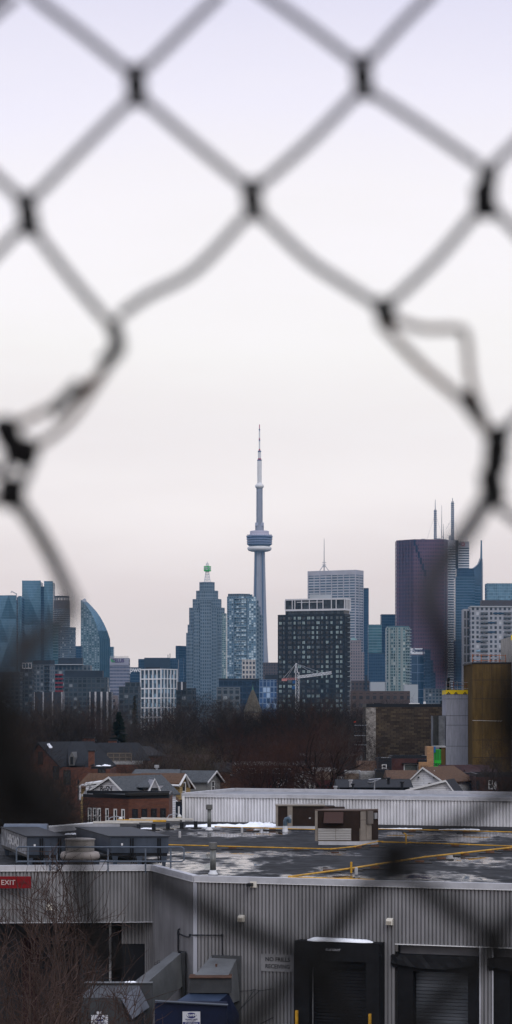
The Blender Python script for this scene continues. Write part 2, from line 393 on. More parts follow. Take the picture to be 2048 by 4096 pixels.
# --- curved crescent tower
d = 3765; th = R(35); k = d/F
prof = [(324,2401),(336,2412),(350,2429),(363,2447),(375,2468),(386,2495),(395,2524),(401,2556),(403,2600),(403,2658),(401,2720),(398,2780),(394,2900)]
t = thing('curved_condo_tower', 'curved blue blade shaped tower leaning to a sharp peak at its left edge', 'building', (X(323,d), d, 0))
org = Vector((X(323,d), d, 0)); ex = Vector((math.cos(th), -math.sin(th), 0)); ey = Vector((math.sin(th), math.cos(th), 0))
pr = [((px-323)*k/math.cos(th), Z(py,d)) for px, py in prof]
fr = MB(); bk = MB(); sd = MB(); Lg = 39*k/math.sin(th)
def P2(u, z, w):
    if w == Lg: w = Lg*min(1, max(.42, .42+.58*(Z(2401,d)-z)/(155*k)))
    return org + ex*u + ey*w + Vector((0,0,z))
for i in range(len(pr)-1):
    (u0,z0),(u1,z1) = pr[i], pr[i+1]
    z1 = max(z1, 0)
    for mb, w in ((fr,0),(bk,Lg)):
        q = [P2(0,z1,w), P2(u1,z1,w), P2(u0,z0,w), P2(0,z0,w)]
        mb.face(q if w == 0 else q[::-1], [(0,z1),(u1,z1),(u0,z0),(0,z0)] if w == 0 else [(0,z0),(u0,z0),(u1,z1),(0,z1)])
    lift = 5*(1 if i == 0 else 0)
    sd.face([P2(u1,z1,0), P2(u1,z1,Lg), P2(u0,z0,Lg), P2(u0,z0,0)], [(0,z1),(Lg,z1),(Lg,z0),(0,z0)])
f_crF = facade('balcony front', (.09,.14,.16), (.06,.11,.13), 5.2, 3.2, .5, .5, .5, .3, .2, (.34,.42,.45), .55)
f_crS = facade('curved side glass', (.12,.18,.21), (.085,.15,.19), 4.5, 400, .93, 1.2, .15, .7, .1, wmetal=.2)
fr.build('balcony_front', f_crF, t); bk.build('rear_wall', f_crF, t); sd.build('curved_side', f_crS, t)
MB().face([P2(0,0,0), P2(0,pr[0][1],0), P2(0,pr[0][1],Lg), P2(0,0,Lg)]).build('flank', f_crS, t)
pk = MB(); z0 = pr[0][1]; pk.hull6([P2(0,z0-1,.5), P2(4,z0-4,.5), P2(4,z0-4,Lg*.4), P2(0,z0-1,Lg*.4)], [P2(.5,z0+.5,2), P2(2,z0-1,2), P2(3,z0+0,Lg*.38), P2(.5,z0+3.5,Lg*.38)]); pk.build('peak', steel, t)
tower('office_block', 'narrow light blue block just right of the curved tower', rect(440,454,3900,20), 2587, f_cyan)
# --- mauve office with sign
d = 3000
t = tower('office_building', 'mauve office building with a leaf emblem sign and a comb of roof fins', rect(439,515,d,30), 2632, f_lav)
fn = MB()
for i in range(18):
    x = X(442+i*4.1, d); fn.box(x-.25, x+.25, d-.6, d+.4, Z(2640,d), Z(2624,d))
fn.build('roof_fins', steel, t)
MB().box(X(439,d), X(515,d), d-.5, d-.02, Z(2660,d), Z(2634,d)).build('sign_band', mat('lavender panel', (.24,.24,.29), .6), t)
text('sign_lettering', 'TELUS', 6, (X(472,d), d-.8, Z(2643,d)), (1,0,0), mat('violet sign', (.06,.03,.10), .5), t, .2, .03, .9)
lf = MB()
for q in (20, 55, 95):
    a = Vector((X(447,d), d-.8, Z(2649,d))); v = Vector((math.cos(R(q)), 0, math.sin(R(q)))); n = Vector((-v.z, 0, v.x))
    lf.hull6([a, a+v*2.5-n*1, a+v*5, a+v*2.5+n*1], [p+Vector((0,.3,0)) for p in (a, a+v*2.5-n*1, a+v*5, a+v*2.5+n*1)])
lf.build('leaf_emblem', mat('leaf green', (.05,.28,.08), .5), t)
# --- dark accountants building
d = 3200
t = tower('office_building', 'dark slate office building with small white lowercase lettering near its top', rect(514,566,d,30), 2669, f_navy, penth)
text('sign_lettering', 'pwc', 9.0, (X(541,d), d-.5, Z(2679,d)), (1,0,0), white_p, t, .2, .03)
t = tower('hotel_block', 'wide dark blue block with black roof box behind the white gridded building', rect(553,712,3300,40), 2636, f_navy)
block(t, 'roof_box', rect(577,680,3290,30), Z(2700,3290), Z(2631,3290), penth)
MB().tube([at(672,2636,3300), at(672,2618,3300)], .4, 4).tube([at(680,2636,3300), at(680,2614,3300)], .4, 4).build('antenna', dark, t)
# --- white gridded condo
d = 1540
pw = cor(560, 644, 705, d, 32)
t = thing('gridded_condo', 'white framed grid condo with blue glass and balconies above the bare trees', 'building', (X(644,d), d, 0))
block(t, 'glass_core', shrink(pw, .5), 0, Z(2678,d), facade('grid glass', (.06,.09,.12), (.05,.09,.13), 1.4, 2.95, .8, .8, .6, .2, .15, (.2,.32,.42), .3), roofg)
gr = MB(); C = Vector(pw[1]); A = Vector(pw[0]); B = Vector(pw[2])
def bar(mb, p, q, z0, z1, o=.4):
    dv = (q-p).normalized(); n = Vector((dv.y, -dv.x)); mb.prism([tuple(p-dv*.05), tuple(q+dv*.05), tuple(q+dv*.05-n*o), tuple(p-dv*.05-n*o)], z0, z1)
def gridframe(mb, p, q, cols, zt, zb, fl, tw=.6):
    dv = (q-p); l = dv.length; dv /= l; n = Vector((dv.y,-dv.x))
    for i in range(cols+1):
        c_ = p + dv*(l*i/cols); mb.prism([tuple(c_-dv*tw/2+n*.3), tuple(c_+dv*tw/2+n*.3), tuple(c_+dv*tw/2-n*.4), tuple(c_-dv*tw/2-n*.4)], zb, zt)
    z = zt
    while z > zb:
        mb.prism([tuple(p+n*.25), tuple(q+n*.25), tuple(q-n*.4), tuple(p-n*.4)], z-tw*1.3, z-.003); z -= fl
gridframe(gr, A, C, 5, Z(2675,d), 3, 5.9); gridframe(gr, C, B, 5, Z(2675,d), 3, 5.9, .35)
gr.build('white_frame', mat('white frame concrete', (.62,.63,.65), .6), t)
block(t, 'roof_box', rect(585,640,d+6,8), Z(2680,d), Z(2668,d), penth)
t = tower('condo_block', 'grey green stepped condo block left of the white gridded building', cor(474,552,562,1480,20), 2746, f_dgrey)
block(t, 'upper_storey', rect(500,558,1488,12), Z(2760,1480), Z(2728,1480), f_dgrey, lightconc)
# --- cluster of mid-rise blocks, lower left
t = tower('condo_block', 'grey mid-rise with rows of balconies and a black roof box, left of the others', cor(128,196,217,1900,25), 2658, f_grey)
block(t, 'roof_box', cor(130,200,216,1905,25), Z(2662,1900), Z(2640,1900), penth)
bl = MB()
for i in range(9):
    z = Z(2668+i*17,1900); bl.box(X(178,1900), X(200,1900), 1897, 1900, z, z+1.1)
bl.build('balconies', dark, t)
t = tower('condo_block', 'low dark block with white framed penthouse at left under the glass skyscraper', rect(80,128,1850,20), 2666, f_dgrey)
pe = MB(); gridframe(pe, Vector((X(90,1846),1846)), Vector((X(126,1846),1846)), 3, Z(2651,1850), Z(2672,1850), 3.8, .5); pe.build('white_penthouse_frame', white_p, t)
tower('condo_block', 'dark brown block half hidden at the left picture edge', rect(-30,80,1800,20), 2688, f_dgrey)
t = tower('condo_block', 'mid-rise with red balconies and pale roof slab below the curved tower', rect(217,361,1950,22), 2660, f_grey)
block(t, 'roof_slab', rect(215,330,1946,24), Z(2660,1950), Z(2657,1950), lightconc)
block(t, 'roof_box', rect(233,329,1955,12), Z(2657,1950), Z(2631,1950), penth)
rb_ = MB()
for i in range(7):
    z = Z(2702+i*8.2*2,1950); rb_.box(X(219,1950), X(253,1950), 1947.5, 1950, z, z+1.2)
rb_.build('red_balconies', mat('red balcony glass', (.16,.015,.02), .4), t)
t = tower('condo_block', 'dark mid-rise with broad black roof box in front of the curved tower base', rect(256,430,1750,20), 2709, f_dgrey)
block(t, 'roof_box', rect(258,410,1753,14), Z(2709,1750), Z(2682,1750), penth)
fin = facade('white fins', (.38,.38,.4), (.02,.022,.03), .0+3.1, 60, .7, 1.5, .2)
tower('low_block', 'low dark block striped with white vertical fins above the left trees', rect(358,446,1300,15), 2767, fin)
tower('low_block', 'low block with sparse white fins behind the left tree tops', rect(136,250,1350,15), 2768, facade('sparse fins', (.3,.3,.32), (.02,.022,.03), 5, 60, .86, 1.5, .2))
tower('low_block', 'small beige block beside the finned block', rect(446,470,1500,12), 2782, f_beige)
# --- towers between
tower('office_tower', 'small two tone blue tower left of the stepped granite tower', cor(702,716,745,3850,40), 2583, f_navy)
tower('office_tower', 'wide slate blue office tower left of and below the stepped granite tower', rect(670,734,3600,30), 2632, f_navy)
t = tower('low_block', 'low black glass block with fins at the foot of the stepped tower', cor(704,775,784,1450,15), 2752, f_dgrey)
block(t, 'fin_screen', rect(706,745,1446,3), Z(2760,1450), Z(2728,1450), fin)
# --- stepped granite tower with mast and green sign
d = 3790
t = thing('stepped_skyscraper', 'stepped granite skyscraper topped by a lattice mast carrying a green bank sign', 'building', (X(828,d), d, 0))
def octo(x0, x1, d, dep, ch):
    a, b = X(x0,d), X(x1,d); return [(a,d+ch),(a+ch,d),(b-ch,d),(b,d+ch),(b,d+dep-ch),(b-ch,d+dep),(a+ch,d+dep),(a,d+dep-ch)]
lv = [(744,893,2960,2531,0),(750,897,2531,2498,2),(756,898,2498,2430,3),(770,885,2430,2395,6),(784,872,2395,2361,9),(797,858,2361,2326,12)]
for x0,x1,yb,yt,o in lv:
    block(t, 'facade', octo(x0,x1,d+o,50-2*o,6), max(0,Z(yb,d)), Z(yt,d), f_stone, roofg)
block(t, 'facade', rect(775,868,d-4,20), 0, Z(2440,d), f_stone, roofg)
block(t, 'facade', rect(800,846,d-7,12), 0, Z(2405,d), f_stone, roofg)
ms = MB(); cx = X(828,d); cy = d+25
def lattice(mb, cx, cy, z0, z1, w0, w1, n, r=.35):
    for i in range(n):
        za = z0+(z1-z0)*i/n; zb = z0+(z1-z0)*(i+1)/n; wa = w0+(w1-w0)*i/n; wb = w0+(w1-w0)*(i+1)/n
        ca = [Vector((cx+sx*wa, cy+sy*wa, za)) for sx,sy in ((-1,-1),(1,-1),(1,1),(-1,1))]
        cb = [Vector((cx+sx*wb, cy+sy*wb, zb)) for sx,sy in ((-1,-1),(1,-1),(1,1),(-1,1))]
        for k in range(4):
            mb.tube([ca[k], cb[k]], r, 4, False); mb.tube([ca[k], cb[(k+1)%4]], r*.6, 3, False); mb.tube([cb[k], cb[(k+1)%4]], r*.6, 3, False)
lattice(ms, cx, cy, Z(2326,d), Z(2283,d), 4.6, 2.2, 4, .5); lattice(ms, cx, cy, Z(2283,d), Z(2250,d), 2.2, 1.6, 4, .5)
ms.tube([(cx,cy,Z(2250,d)), (cx,cy,Z(2243,d))], .5, 4); ms.build('mast', white_p, t)
sg = block(t, 'sign_box', [(cx-5.2,cy-4.5),(cx+2.6,cy-6.5),(cx+5.6,cy-1),(cx-2,cy+5)], Z(2282,d), Z(2261,d), mat('bank green', (.02,.38,.04), .5))
rt = Vector((7.8,-2,0)).normalized()
text('sign_lettering', 'TD', 6.6, (cx-1.5, cy-6.0, Z(2271.5,d)), rt, white_p, sg, .3, .015, .85, spacing=.85)
text('sign_lettering', 'D', 7.0, (cx+4.25, cy-4.1, Z(2271.5,d)), Vector((3,5.5,0)), white_p, sg, .1, .03, .8)
tower('condo_tower', 'pale green sliver of a tower between the granite tower and the glass condo', rect(888,906,3700,20), 2453, f_green)
# --- glass condo with stepped right flank
d = 3300
t = thing('condo_tower', 'tall pale blue glass condo with curved front and stepped right flank before the needle tower', 'building', (X(970,d), d, 0))
def bow(x0, x1, d, dep, b, n=8):
    a, c_ = X(x0,d), X(x1,d); return [(a+(c_-a)*i/n, d - b*math.sin(math.pi*i/n)) for i in range(n+1)] + [(c_,d+dep),(a,d+dep)]
block(t, 'facade', bow(908,1025,d,26,7), 0, Z(2386,d), f_condo, roofg)
block(t, 'facade', bow(912,1000,d+3,18,6), Z(2386,d), Z(2375,d), f_grey, roofg)
for x1, yt, o in ((1010,2377,5),(1034,2400,6),(1042,2424,7),(1052,2458,8)):
    block(t, 'flank', rect(985,x1,d+o,24), 0, Z(yt,d), f_stone if x1 > 1015 else f_condo, roofg)
br_ = MB()
for xx in (935,962,990):
    br_.box(X(xx,d)-.7, X(xx,d)+.7, d-8.0, d-3, 0, Z(2392,d))
br_.build('vertical_ribs', mat('slate rib', (.09,.13,.17), .5), t)
sl_ = MB()
for i in range(52):
    z = Z(2396,d) - i*3.1*2
    if z > 20: sl_.prism(bow(940,985,d-7.4,1.5,1.5), z, z+.9)
sl_.build('balconies', mat('balcony slab', (.2,.24,.27), .6), t)
# --- the needle tower
d = 4500; cx = X(1038,d); cy = d+12; kk = d/F
t = thing('observation_tower', 'very tall concrete needle tower with round observation pod and red tipped white mast', 'tower', (cx, cy, 0))
sh = MB(); secs = []
def ysec(rl, wl, z, rot=R(-60)):
    pts = []
    for a in range(3):
        q = rot + a*2*math.pi/3
        v = Vector((math.cos(q), math.sin(q))); n = Vector((-v.y, v.x))
        for s_, rr in ((-1, rl), (1, rl)):
            p = v*rr + n*(wl/2)*s_; pts.append(Vector((cx+p.x, cy+p.y, z)))
        q2 = q + math.pi/3; c2 = Vector((math.cos(q2), math.sin(q2)))*(wl*1.0); pts.append(Vector((cx+c2.x, cy+c2.y, z)))
    return pts
rotq = R(-100)
hs = [(0,34,9.5),(20,25,9),(50,20,8.5),(90,17.0,8),(140,14.2,7.6),(200,12.0,7.2),(260,10.4,6.8),(Z(2200,d),9.2,6.4)]
for i in range(len(hs)-1):
    (z0,r0,w0),(z1,r1,w1) = hs[i], hs[i+1]
    a = ysec(r0,w0,z0,rotq); b = ysec(r1,w1,z1,rotq); n = len(a); k = len(sh.v); sh.v += a+b
    for j in range(n): sh.f.append((k+j,k+(j+1)%n,k+n+(j+1)%n,k+n+j)); sh.m.append(0)
tconc = mat('tower concrete', (.235,.24,.275), .8, 0, .1, .12, .3, (1,1,.3))
sh.build('shaft', tconc, t)
st_ = MB(); 
for q in (-100+60, -100-60):
    v = Vector((math.cos(R(q)), math.sin(R(q)))); 
    for i in range(len(hs)-1):
        p0 = Vector((cx,cy)) + v*(hs[i][2]+.3); p1 = Vector((cx,cy)) + v*(hs[i+1][2]+.3)
        st_.tube([(p0.x,p0.y,hs[i][0]),(p1.x,p1.y,hs[i+1][0])], 1.9, 4, False)
st_.build('lift_glazing', mat('lift glass', (.08,.12,.19), .3, .2), t)
zp = lambda py: Z(py, d)
def lat(name, prof, m, n=32): return MB().lathe([(r*kk, zp(py)) for r, py in prof], n, (cx,cy)).build(name, m, t, n >= 20)
wconc = mat('pale radome', (.62,.61,.60), .6)
lat('radome', [(20,2206),(36,2204),(44,2201),(48,2196),(49,2191),(47,2187),(42,2184),(30,2183)], wconc, 40)
podm = mat('pod steel', (.15,.18,.27), .5, .1); podd = mat('pod windows', (.025,.04,.08), .2)
MB().lathe([(r*kk, zp(py)) for r,py in [(40,2184),(45,2180),(50,2176)]],32,(cx,cy)).build('pod_lower_deck', podd, t)
for i,(y0,y1,r0,r1,m_) in enumerate([(2176,2172,51,51,podm),(2172,2167,50,50,podd),(2167,2162,51,51,podm),(2162,2157,50,50,podd),(2157,2152,52,52,podm),(2152,2147,51,52,podd),(2147,2142,53,53,podm)]):
    MB().lathe([(r0*kk, zp(y0)+.02),(r1*kk, zp(y1))],32,(cx,cy)).build('pod_deck', m_, t)
lat('pod_roof', [(52,2142),(42,2139),(38,2132),(38,2123),(36,2122),(18,2122)], mat('pod roof', (.34,.32,.38), .6), 32)
lat('red_ring', [(38.4,2134.5),(38.4,2132.5)], mat('faded red', (.32,.05,.09), .6), 32)
fk = MB()
for i in range(28):
    q = 2*math.pi*i/28; c_ = math.cos(q); s_ = math.sin(q)
    fk.tube([(cx+c_*40*kk, cy+s_*40*kk, zp(2141)), (cx+c_*49*kk, cy+s_*49*kk, zp(2137)), (cx+c_*51*kk, cy+s_*51*kk, zp(2142))], .35, 3)
fk.build('rim_rails', steel, t)
lat('neck', [(17.5,2122),(17.5,2100),(13,2099),(12.5,1952)], tconc, 6)
bx = MB()
for q in (-150,-30,90):
    p = Vector((cx,cy)) + Vector((math.cos(R(q)), math.sin(R(q))))*13.5*kk
    bx.box(p.x-2.6, p.x+2.6, p.y-2.6, p.y+2.6, zp(2103), zp(2089))
bx.build('antenna_boxes', mat('radio boxes', (.30,.31,.37), .6), t)
lat('upper_pod', [(12,1952),(17.5,1946),(18,1940),(13,1935),(10,1931),(9,1929)], wconc, 24)
lat('mast', [(9,1930),(9,1841)], wconc, 12)
for nm, r, y0, y1, m_ in (('mast',9.2,1841,1836,'b'),('mast',6.5,1836,1831,'r'),('mast',6.3,1831,1806,'w'),('mast',6.5,1806,1800,'b'),('mast',3,1800,1793,'r'),('mast',2.8,1793,1761,'w'),
    ('mast',3,1761,1755,'b'),('mast',2.6,1755,1750,'r'),('mast',2.6,1750,1719,'w'),('mast',2.8,1719,1713,'b'),('mast',1.6,1713,1695,'r')):
    MB().lathe([(r*kk, zp(y0)),(r*kk, zp(y1))],10,(cx,cy)).build('mast_section', {'b':mat('mast blue collar',(.07,.09,.16),.5),'r':mat('mast red',(.35,.03,.07),.5),'w':wconc}[m_], t)
# --- things around its foot
tower('small_stone_tower', 'small cream gridded tower with glass top at the foot of the glass condo', rect(968,1022,2500,18), 2638, facade('cream grid', (.36,.34,.32), (.05,.055,.07), 3.4, 4.6, .6, .62, .4))
tower('office_block', 'brown stepped block between the needle tower foot and the black tower', rect(1052,1112,2900,25), 2650, f_brownb)
t = tower('office_block', 'blue panelled glass block right of the turret tip', rect(1037,1106,1500,18), 2718, f_bluep)
block(t, 'roof_box', rect(1060,1112,1505,10), Z(2718,1500), Z(2698,1500), penth)
tower('office_block', 'long low slate block behind the bare trees left of the turret', rect(875,1037,1600,25), 2714, f_navy, penth)
tower('office_block', 'low grey block with pale windows below the granite tower', rect(866,960,1350,15), 2748, f_grey)
# --- black tower with white penthouse and individual windows
d = 1540; pw = cor(1112, 1379, 1403, d, 22)
t = thing('black_apartment_tower', 'near black apartment tower with pale windows and white framed penthouse', 'building', (X(1245,d), d, 0))
block(t, 'wall', pw, 0, Z(2455,d), mat('black cladding', (.013,.014,.017), .55, 0, .2, .15), roofg)
A, C, B = Vector(pw[0]), Vector(pw[1]), Vector(pw[2]); dv = (C-A).normalized(); nn = Vector((dv.y,-dv.x)); WW = (C-A).length
wc = [mat('pane light', (.19,.25,.25), .25, .1), mat('pane mid', (.06,.075,.08), .2, .1), mat('pane dark', (.016,.019,.023), .15), mat('pane brown', (.045,.04,.04), .3)]  # pane tones are plain colours picked at random
rng = random.Random(5)
cols = [(.02,.06),(.08,.11),(.155,.21),(.24,.27),(.30,.35),(.37,.41),(.44,.49),(.51,.545),(.58,.63),(.65,.68),(.72,.76),(.79,.82),(.87,.91),(.93,.965)]
items = []
for r_ in range(20):
    zt = Z(2464,d) - r_*3.02
    for a, b in cols: items.append((zt, a, b, r_))
rest = MB()
def win(mb, zt, a, b, mi):
    mb.mi = mi
    w = (b-a)*WW
    for h in (0, 1):
        p = A + dv*(a*WW + h*w*.52) + nn*.03; q = p + dv*w*.46; mb.mi = mi if h == 0 else rng.choice([mi, mi, 2])
        mb.prism([tuple(p), tuple(q), tuple(q-nn*.3), tuple(p-nn*.3)], zt-1.75, zt)
for i, (zt, a, b, r_) in enumerate(items):
    pr_ = .62 if a > .85 else .34
    mi = 0 if rng.random() < pr_ else rng.choice([1,1,2,2,3])
    if i < 100:
        w_ = MB(); win(w_, zt, a, b, mi); w_.build('window', wc, t)
    else: win(rest, zt, a, b, mi)
tag(rest.build('window', wc, t), kind='stuff')
fl_ = MB()
for r_ in range(21):
    z = Z(2464,d) + .55 - r_*3.02; fl_.prism([tuple(A+nn*.07), tuple(C+nn*.07), tuple(C-nn*.2), tuple(A-nn*.2)], z, z+.18)
fl_.build('floor_bands', mat('charcoal bands', (.03,.032,.036), .5), t)
ph = MB(); za, zb = Z(2392,d), Z(2434,d)
pa = A + dv*(.115*WW); 
for z0, z1 in ((za-.9, za), (zb-1.1, zb)): ph.prism([tuple(pa+nn*.6), tuple(C+dv*.3+nn*.6), tuple(B+dv*.5), tuple(Vector(pw[3])+dv*(.115*WW))], z0, z1)
for f_ in (0,.12,.165,.28,.41,.54,.64,.78,.86,1.0):
    p = pa + (C-pa)*f_ + nn*.55; ph.prism([tuple(p-dv*.25), tuple(p+dv*.25), tuple(p+dv*.25-nn*.3), tuple(p-dv*.25-nn*.3)], zb, za-.9)
for f_ in (.15,.35,.55,.8,.97):
    p = C + (B-C)*f_ + dv*.3; ph.box(p.x-.25, p.x+.25, p.y-.2, p.y+.2, zb, za-.9)
p0 = pa+(C-pa)*.2+nn*.5; p1 = pa+(C-pa)*.64+nn*.5; ph.prism([tuple(p0),tuple(p1),tuple(p1-nn*.3),tuple(p0-nn*.3)], zb+4.1, zb+4.5)
ph.build('penthouse_frame', mat('penthouse white', (.5,.5,.52), .5), t)
block(t, 'penthouse', [tuple(pa), tuple(C-dv*.6), tuple(B-dv*.6), tuple(Vector(pw[3])+dv*(.115*WW))], Z(2455,d), za-.9, facade('penthouse glass', (.02,.022,.025), (.03,.035,.04), 2, 3.2, .8, .8, .7))
block(t, 'roof_box', rect(1239,1327,d+8,9), za, Z(2375,d), lightconc)
bs = MB()
for r_ in range(24):
    z = Z(2470,d) - r_*3.02
    for f_ in (.5,):
        p = C + (B-C)*f_; bs.box(p.x, p.x+1.6, p.y-4, p.y+4, z-.15, z+.1)
        bs.box(p.x+1.5, p.x+1.6, p.y-4, p.y+4, z+.1, z+.9)
bs.build('balconies', mat('pale balcony edge', (.30,.33,.33), .5), t)
# --- white marble tower
d = 3600; pw = cor(1235, 1422, 1455, d, 28)
t = tower('office_skyscraper', 'white office skyscraper with broad window bands and a single tripod antenna', pw, 2279, f_white)
A_, C_, B_ = Vector(pw[0]), Vector(pw[1]), Vector(pw[2])
def fins(t, p, q, n, z0, z1, w, o, m, name='pilasters'):
    dv = (q-p); l = dv.length; dv /= l; nn = Vector((dv.y,-dv.x)); mb = MB()
    for i in range(n+1):
        c_ = p+dv*(l*i/n); mb.prism([tuple(c_-dv*w/2+nn*o), tuple(c_+dv*w/2+nn*o), tuple(c_+dv*w/2), tuple(c_-dv*w/2)], z0, z1)
    return mb.build(name, m, t)
marble = mat('marble', (.36,.35,.38), .6, 0, .1, .1)
fins(t, A_, C_, 4, 0, Z(2279,d), 1.4, .8, marble); fins(t, C_, B_, 2, 0, Z(2279,d), 1.2, .6, marble)
tp = MB()
for p, q, o in ((A_,C_,.5),(C_,B_,.5)): 
    dv_ = (q-p).normalized(); n_ = Vector((dv_.y,-dv_.x)); tp.prism([tuple(p+n_*o), tuple(q+n_*o), tuple(q-n_*.5), tuple(p-n_*.5)], Z(2298,d), Z(2280,d))
tp.build('top_band', marble, t)
an = MB(); ax, ay = X(1299,d), d+30
an.tube([(ax,ay,Z(2279,d)), (ax,ay,Z(2148,d))], [.9,.35], 5)
for q in (200, 340, 90): an.tube([(ax+7*math.cos(R(q)), ay+7*math.sin(R(q)), Z(2279,d)), (ax,ay,Z(2252,d))], .5, 4)
for py in (2262,2254,2245): an.tube([(ax-3,ay,Z(py,d)), (ax+3,ay,Z(py,d))], .4, 4)
an.build('antenna', steel, t)
tower('office_skyscraper', 'plain navy slab just behind the right edge of the white skyscraper', rect(1450,1475,3950,40), 2352, f_navy, penth)
t = tower('stone_building', 'old beige stone high-rise below and before the white skyscraper', rect(1392,1446,3100,25), 2560, f_beige)
block(t, 'lower_wing', rect(1392,1457,3090,20), 0, Z(2610,3100), f_beige, roofg)
rp = MB(); a, b = X(1400,3100), X(1432,3100); rp.hull6([(a,3103,Z(2560,3100)),(b,3103,Z(2560,3100)),(b,3115,Z(2560,3100)),(a,3115,Z(2560,3100))],[(a+3,3106,Z(2551,3100)),(b-4,3106,Z(2551,3100)),(b-4,3112,Z(2551,3100)),(a+3,3112,Z(2551,3100))]); rp.build('copper_roof', mat('copper green', (.12,.2,.19), .7), t)
tower('office_tower', 'teal glass office with pale top edge, left of the navy block', rect(1474,1527,3500,25), 2498, f_teal)
tower('office_tower', 'plain dark navy tower beside the red granite skyscraper', rect(1525,1596,3650,30), 2457, f_navy, penth)
tower('office_block', 'navy low block in front of the teal office', rect(1474,1550,3300,20), 2612, f_navy, penth)
# --- green glass condo
d = 2600; t = thing('condo_tower', 'pale green glass condo with stacked balconies on its right side', 'building', (X(1590,d), d, 0))
block(t, 'facade', bow(1546,1640,d,22,5), 0, Z(2510,d), f_green, roofg)
block(t, 'roof_screen', bow(1550,1636,d+1,18,5), Z(2510,d), Z(2504,d), f_teal)
bb = MB()
for i in range(34):
    z = Z(2520,d)-i*3.1
    if z > 5: bb.box(X(1624,d), X(1645,d), d-5+ (i%2)*1.2, d+4, z, z+.9)
bb.build('balconies', mat('balcony green', (.2,.25,.26), .5), t)
sg_ = MB(); 
for xx, w in ((1556,.9),(1582,.6),(1589,.6),(1606,.9)): sg_.box(X(xx,d)-w, X(xx,d)+w, d-5.6, d-3, 0, Z(2512,d))
sg_.build('vertical_ribs', mat('beige ribs', (.20,.23,.22), .6), t)
# --- sign box building
d = 3000; t = tower('office_building', 'dark mirror glass office topped by a white sign box', rect(1643,1704,d,25), 2620, facade('mirror glass', (.10,.14,.2), (.03,.055,.095), 8, 10, .93, .93, .3, .5, .1))
block(t, 'sign_box', rect(1643,1691,d-1,12), Z(2617,d), Z(2593,d), mat('white sign box', (.55,.57,.6), .6))
text('sign_lettering', 'Dynamic', 5.2, (X(1672,d), d-1.3, Z(2601,d)), (1,0,0), mat('navy lettering', (.02,.03,.08), .5), t, .2, .04, .75, .3)
t = tower('office_building', 'dark stepped glass office with rooftop masts before the red skyscraper', rect(1700,1722,2950,25), 2598, f_navy)
block(t, 'step', rect(1722,1732,2950,25), 0, Z(2640,2950), f_navy, roofg); block(t, 'step', rect(1732,1742,2950,25), 0, Z(2690,2950), f_navy, roofg)
# --- red granite skyscraper
d = 3480; t = thing('red_skyscraper', 'huge purple red granite skyscraper with zigzag stepped edge near its top', 'building', (X(1690,d), d, 0))
k = d/F; ply = [(X(1590,d), d+22)]
for i in range(5):
    x = X(1590+i*11,d); x2 = X(1601+i*11,d); ply += [(x2, d+22-i*4-4), (x2, d+22-i*4-2)]
ply += [(X(1655,d), d), (X(1775,d), d), (X(1794,d), d+14), (X(1794,d), d+60), (X(1590,d), d+60)]
block(t, 'facade', ply, 0, Z(2157,d), f_red, roofg)
block(t, 'recessed_strip', [(X(1770,d), d-.0+.6),(X(1786,d), d+8-1.2),(X(1786,d), d+12),(X(1770,d), d+12)], 0, Z(2290,d), mat('dark strip', (.015,.013,.03), .3))
zg = MB()
for i in range(6):
    x = 1654+i*8.6; y = 2157+i*24.5; zg.box(X(x,d), X(x+8,d), d-1.2, d+1, Z(y+26,d), Z(y,d))
zg.build('zigzag_notches', mat('dark notch', (.012,.010,.028), .4), t)
rf = MB()
for x0,x1,h in ((1690,1705,6),(1752,1768,8),(1712,1735,3),(1775,1790,5)): rf.box(X(x0,d), X(x1,d), d+20, d+28, Z(2157,d), Z(2157-h,d))
rf.build('roof_plant', steel, t)
def big_ant(t, px, ytop, ysw, d, name='antenna'):
    mb = MB(); x, y = X(px,d), d+24; lattice(mb, x, y, Z(2156,d), Z(ysw,d), 1.3, 1.0, 14, .35)
    for i in range(14):
        z = Z(2150,d)+(Z(ysw,d)-Z(2150,d))*i/14; mb.box(x-2.2, x+2.2, y-.5, y+.5, z, z+1.6)
    mb.tube([(x,y,Z(ysw,d)), (x,y,Z(ytop,d))], [.6,.3], 5)
    for s_ in (-1, 1): mb.tube([(x,y,Z(ysw+15,d)), (x+s_*12, y+3, Z(2156,d))], .12, 3)
    mb.build(name, mat('antenna steel', (.10,.13,.2), .5, .3), t)
big_ant(t, 1746, 1992, 2033, d)
m_ = MB(); m_.tube([(X(1772,d),d+24,Z(2156,d)), (X(1772,d),d+24,Z(2015,d))], [.7,.2], 4); m_.tube([(X(1779,d),d+24,Z(2156,d)), (X(1779,d),d+24,Z(2090,d))], [.7,.2], 4); m_.build('thin_antenna', steel, t)
# --- white banded tower with roundel
d = 3880; t = thing('white_skyscraper', 'tall white banded skyscraper with a red roundel sign behind the red tower', 'building', (X(1835,d), d, 0))
block(t, 'facade', [(X(1791,d),d),(X(1822,d),d),(X(1822,d),d+60),(X(1791,d),d+60)], 0, Z(2162,d), f_bmo, roofg)
block(t, 'dark_corner', rect(1822,1834,d+6,40), 0, Z(2160,d), penth)
block(t, 'facade', rect(1834,1877,d+1,50), 0, Z(2168,d), f_bmo, roofg)
MB().box(X(1834,d), X(1877,d), d+.2, d+1.5, Z(2187,d), Z(2166,d)).box(X(1791,d), X(1822,d), d-.8, d+.5, Z(2187,d), Z(2160,d)).build('top_band', marble, t)
text('sign_lettering', 'BMO', 5.4, (X(1845,d), d-.2, Z(2177,d)), (1,0,0), mat('grey lettering', (.12,.12,.14), .5), t, .2, .02, .8)
rd = MB(); rd.tube([(X(1852,d), d-.5, Z(2177,d)), (X(1852,d), d+.1, Z(2177,d))], 2.9, 16); rd.build('sign_roundel', mat('roundel red', (.4,.03,.04), .5), t)
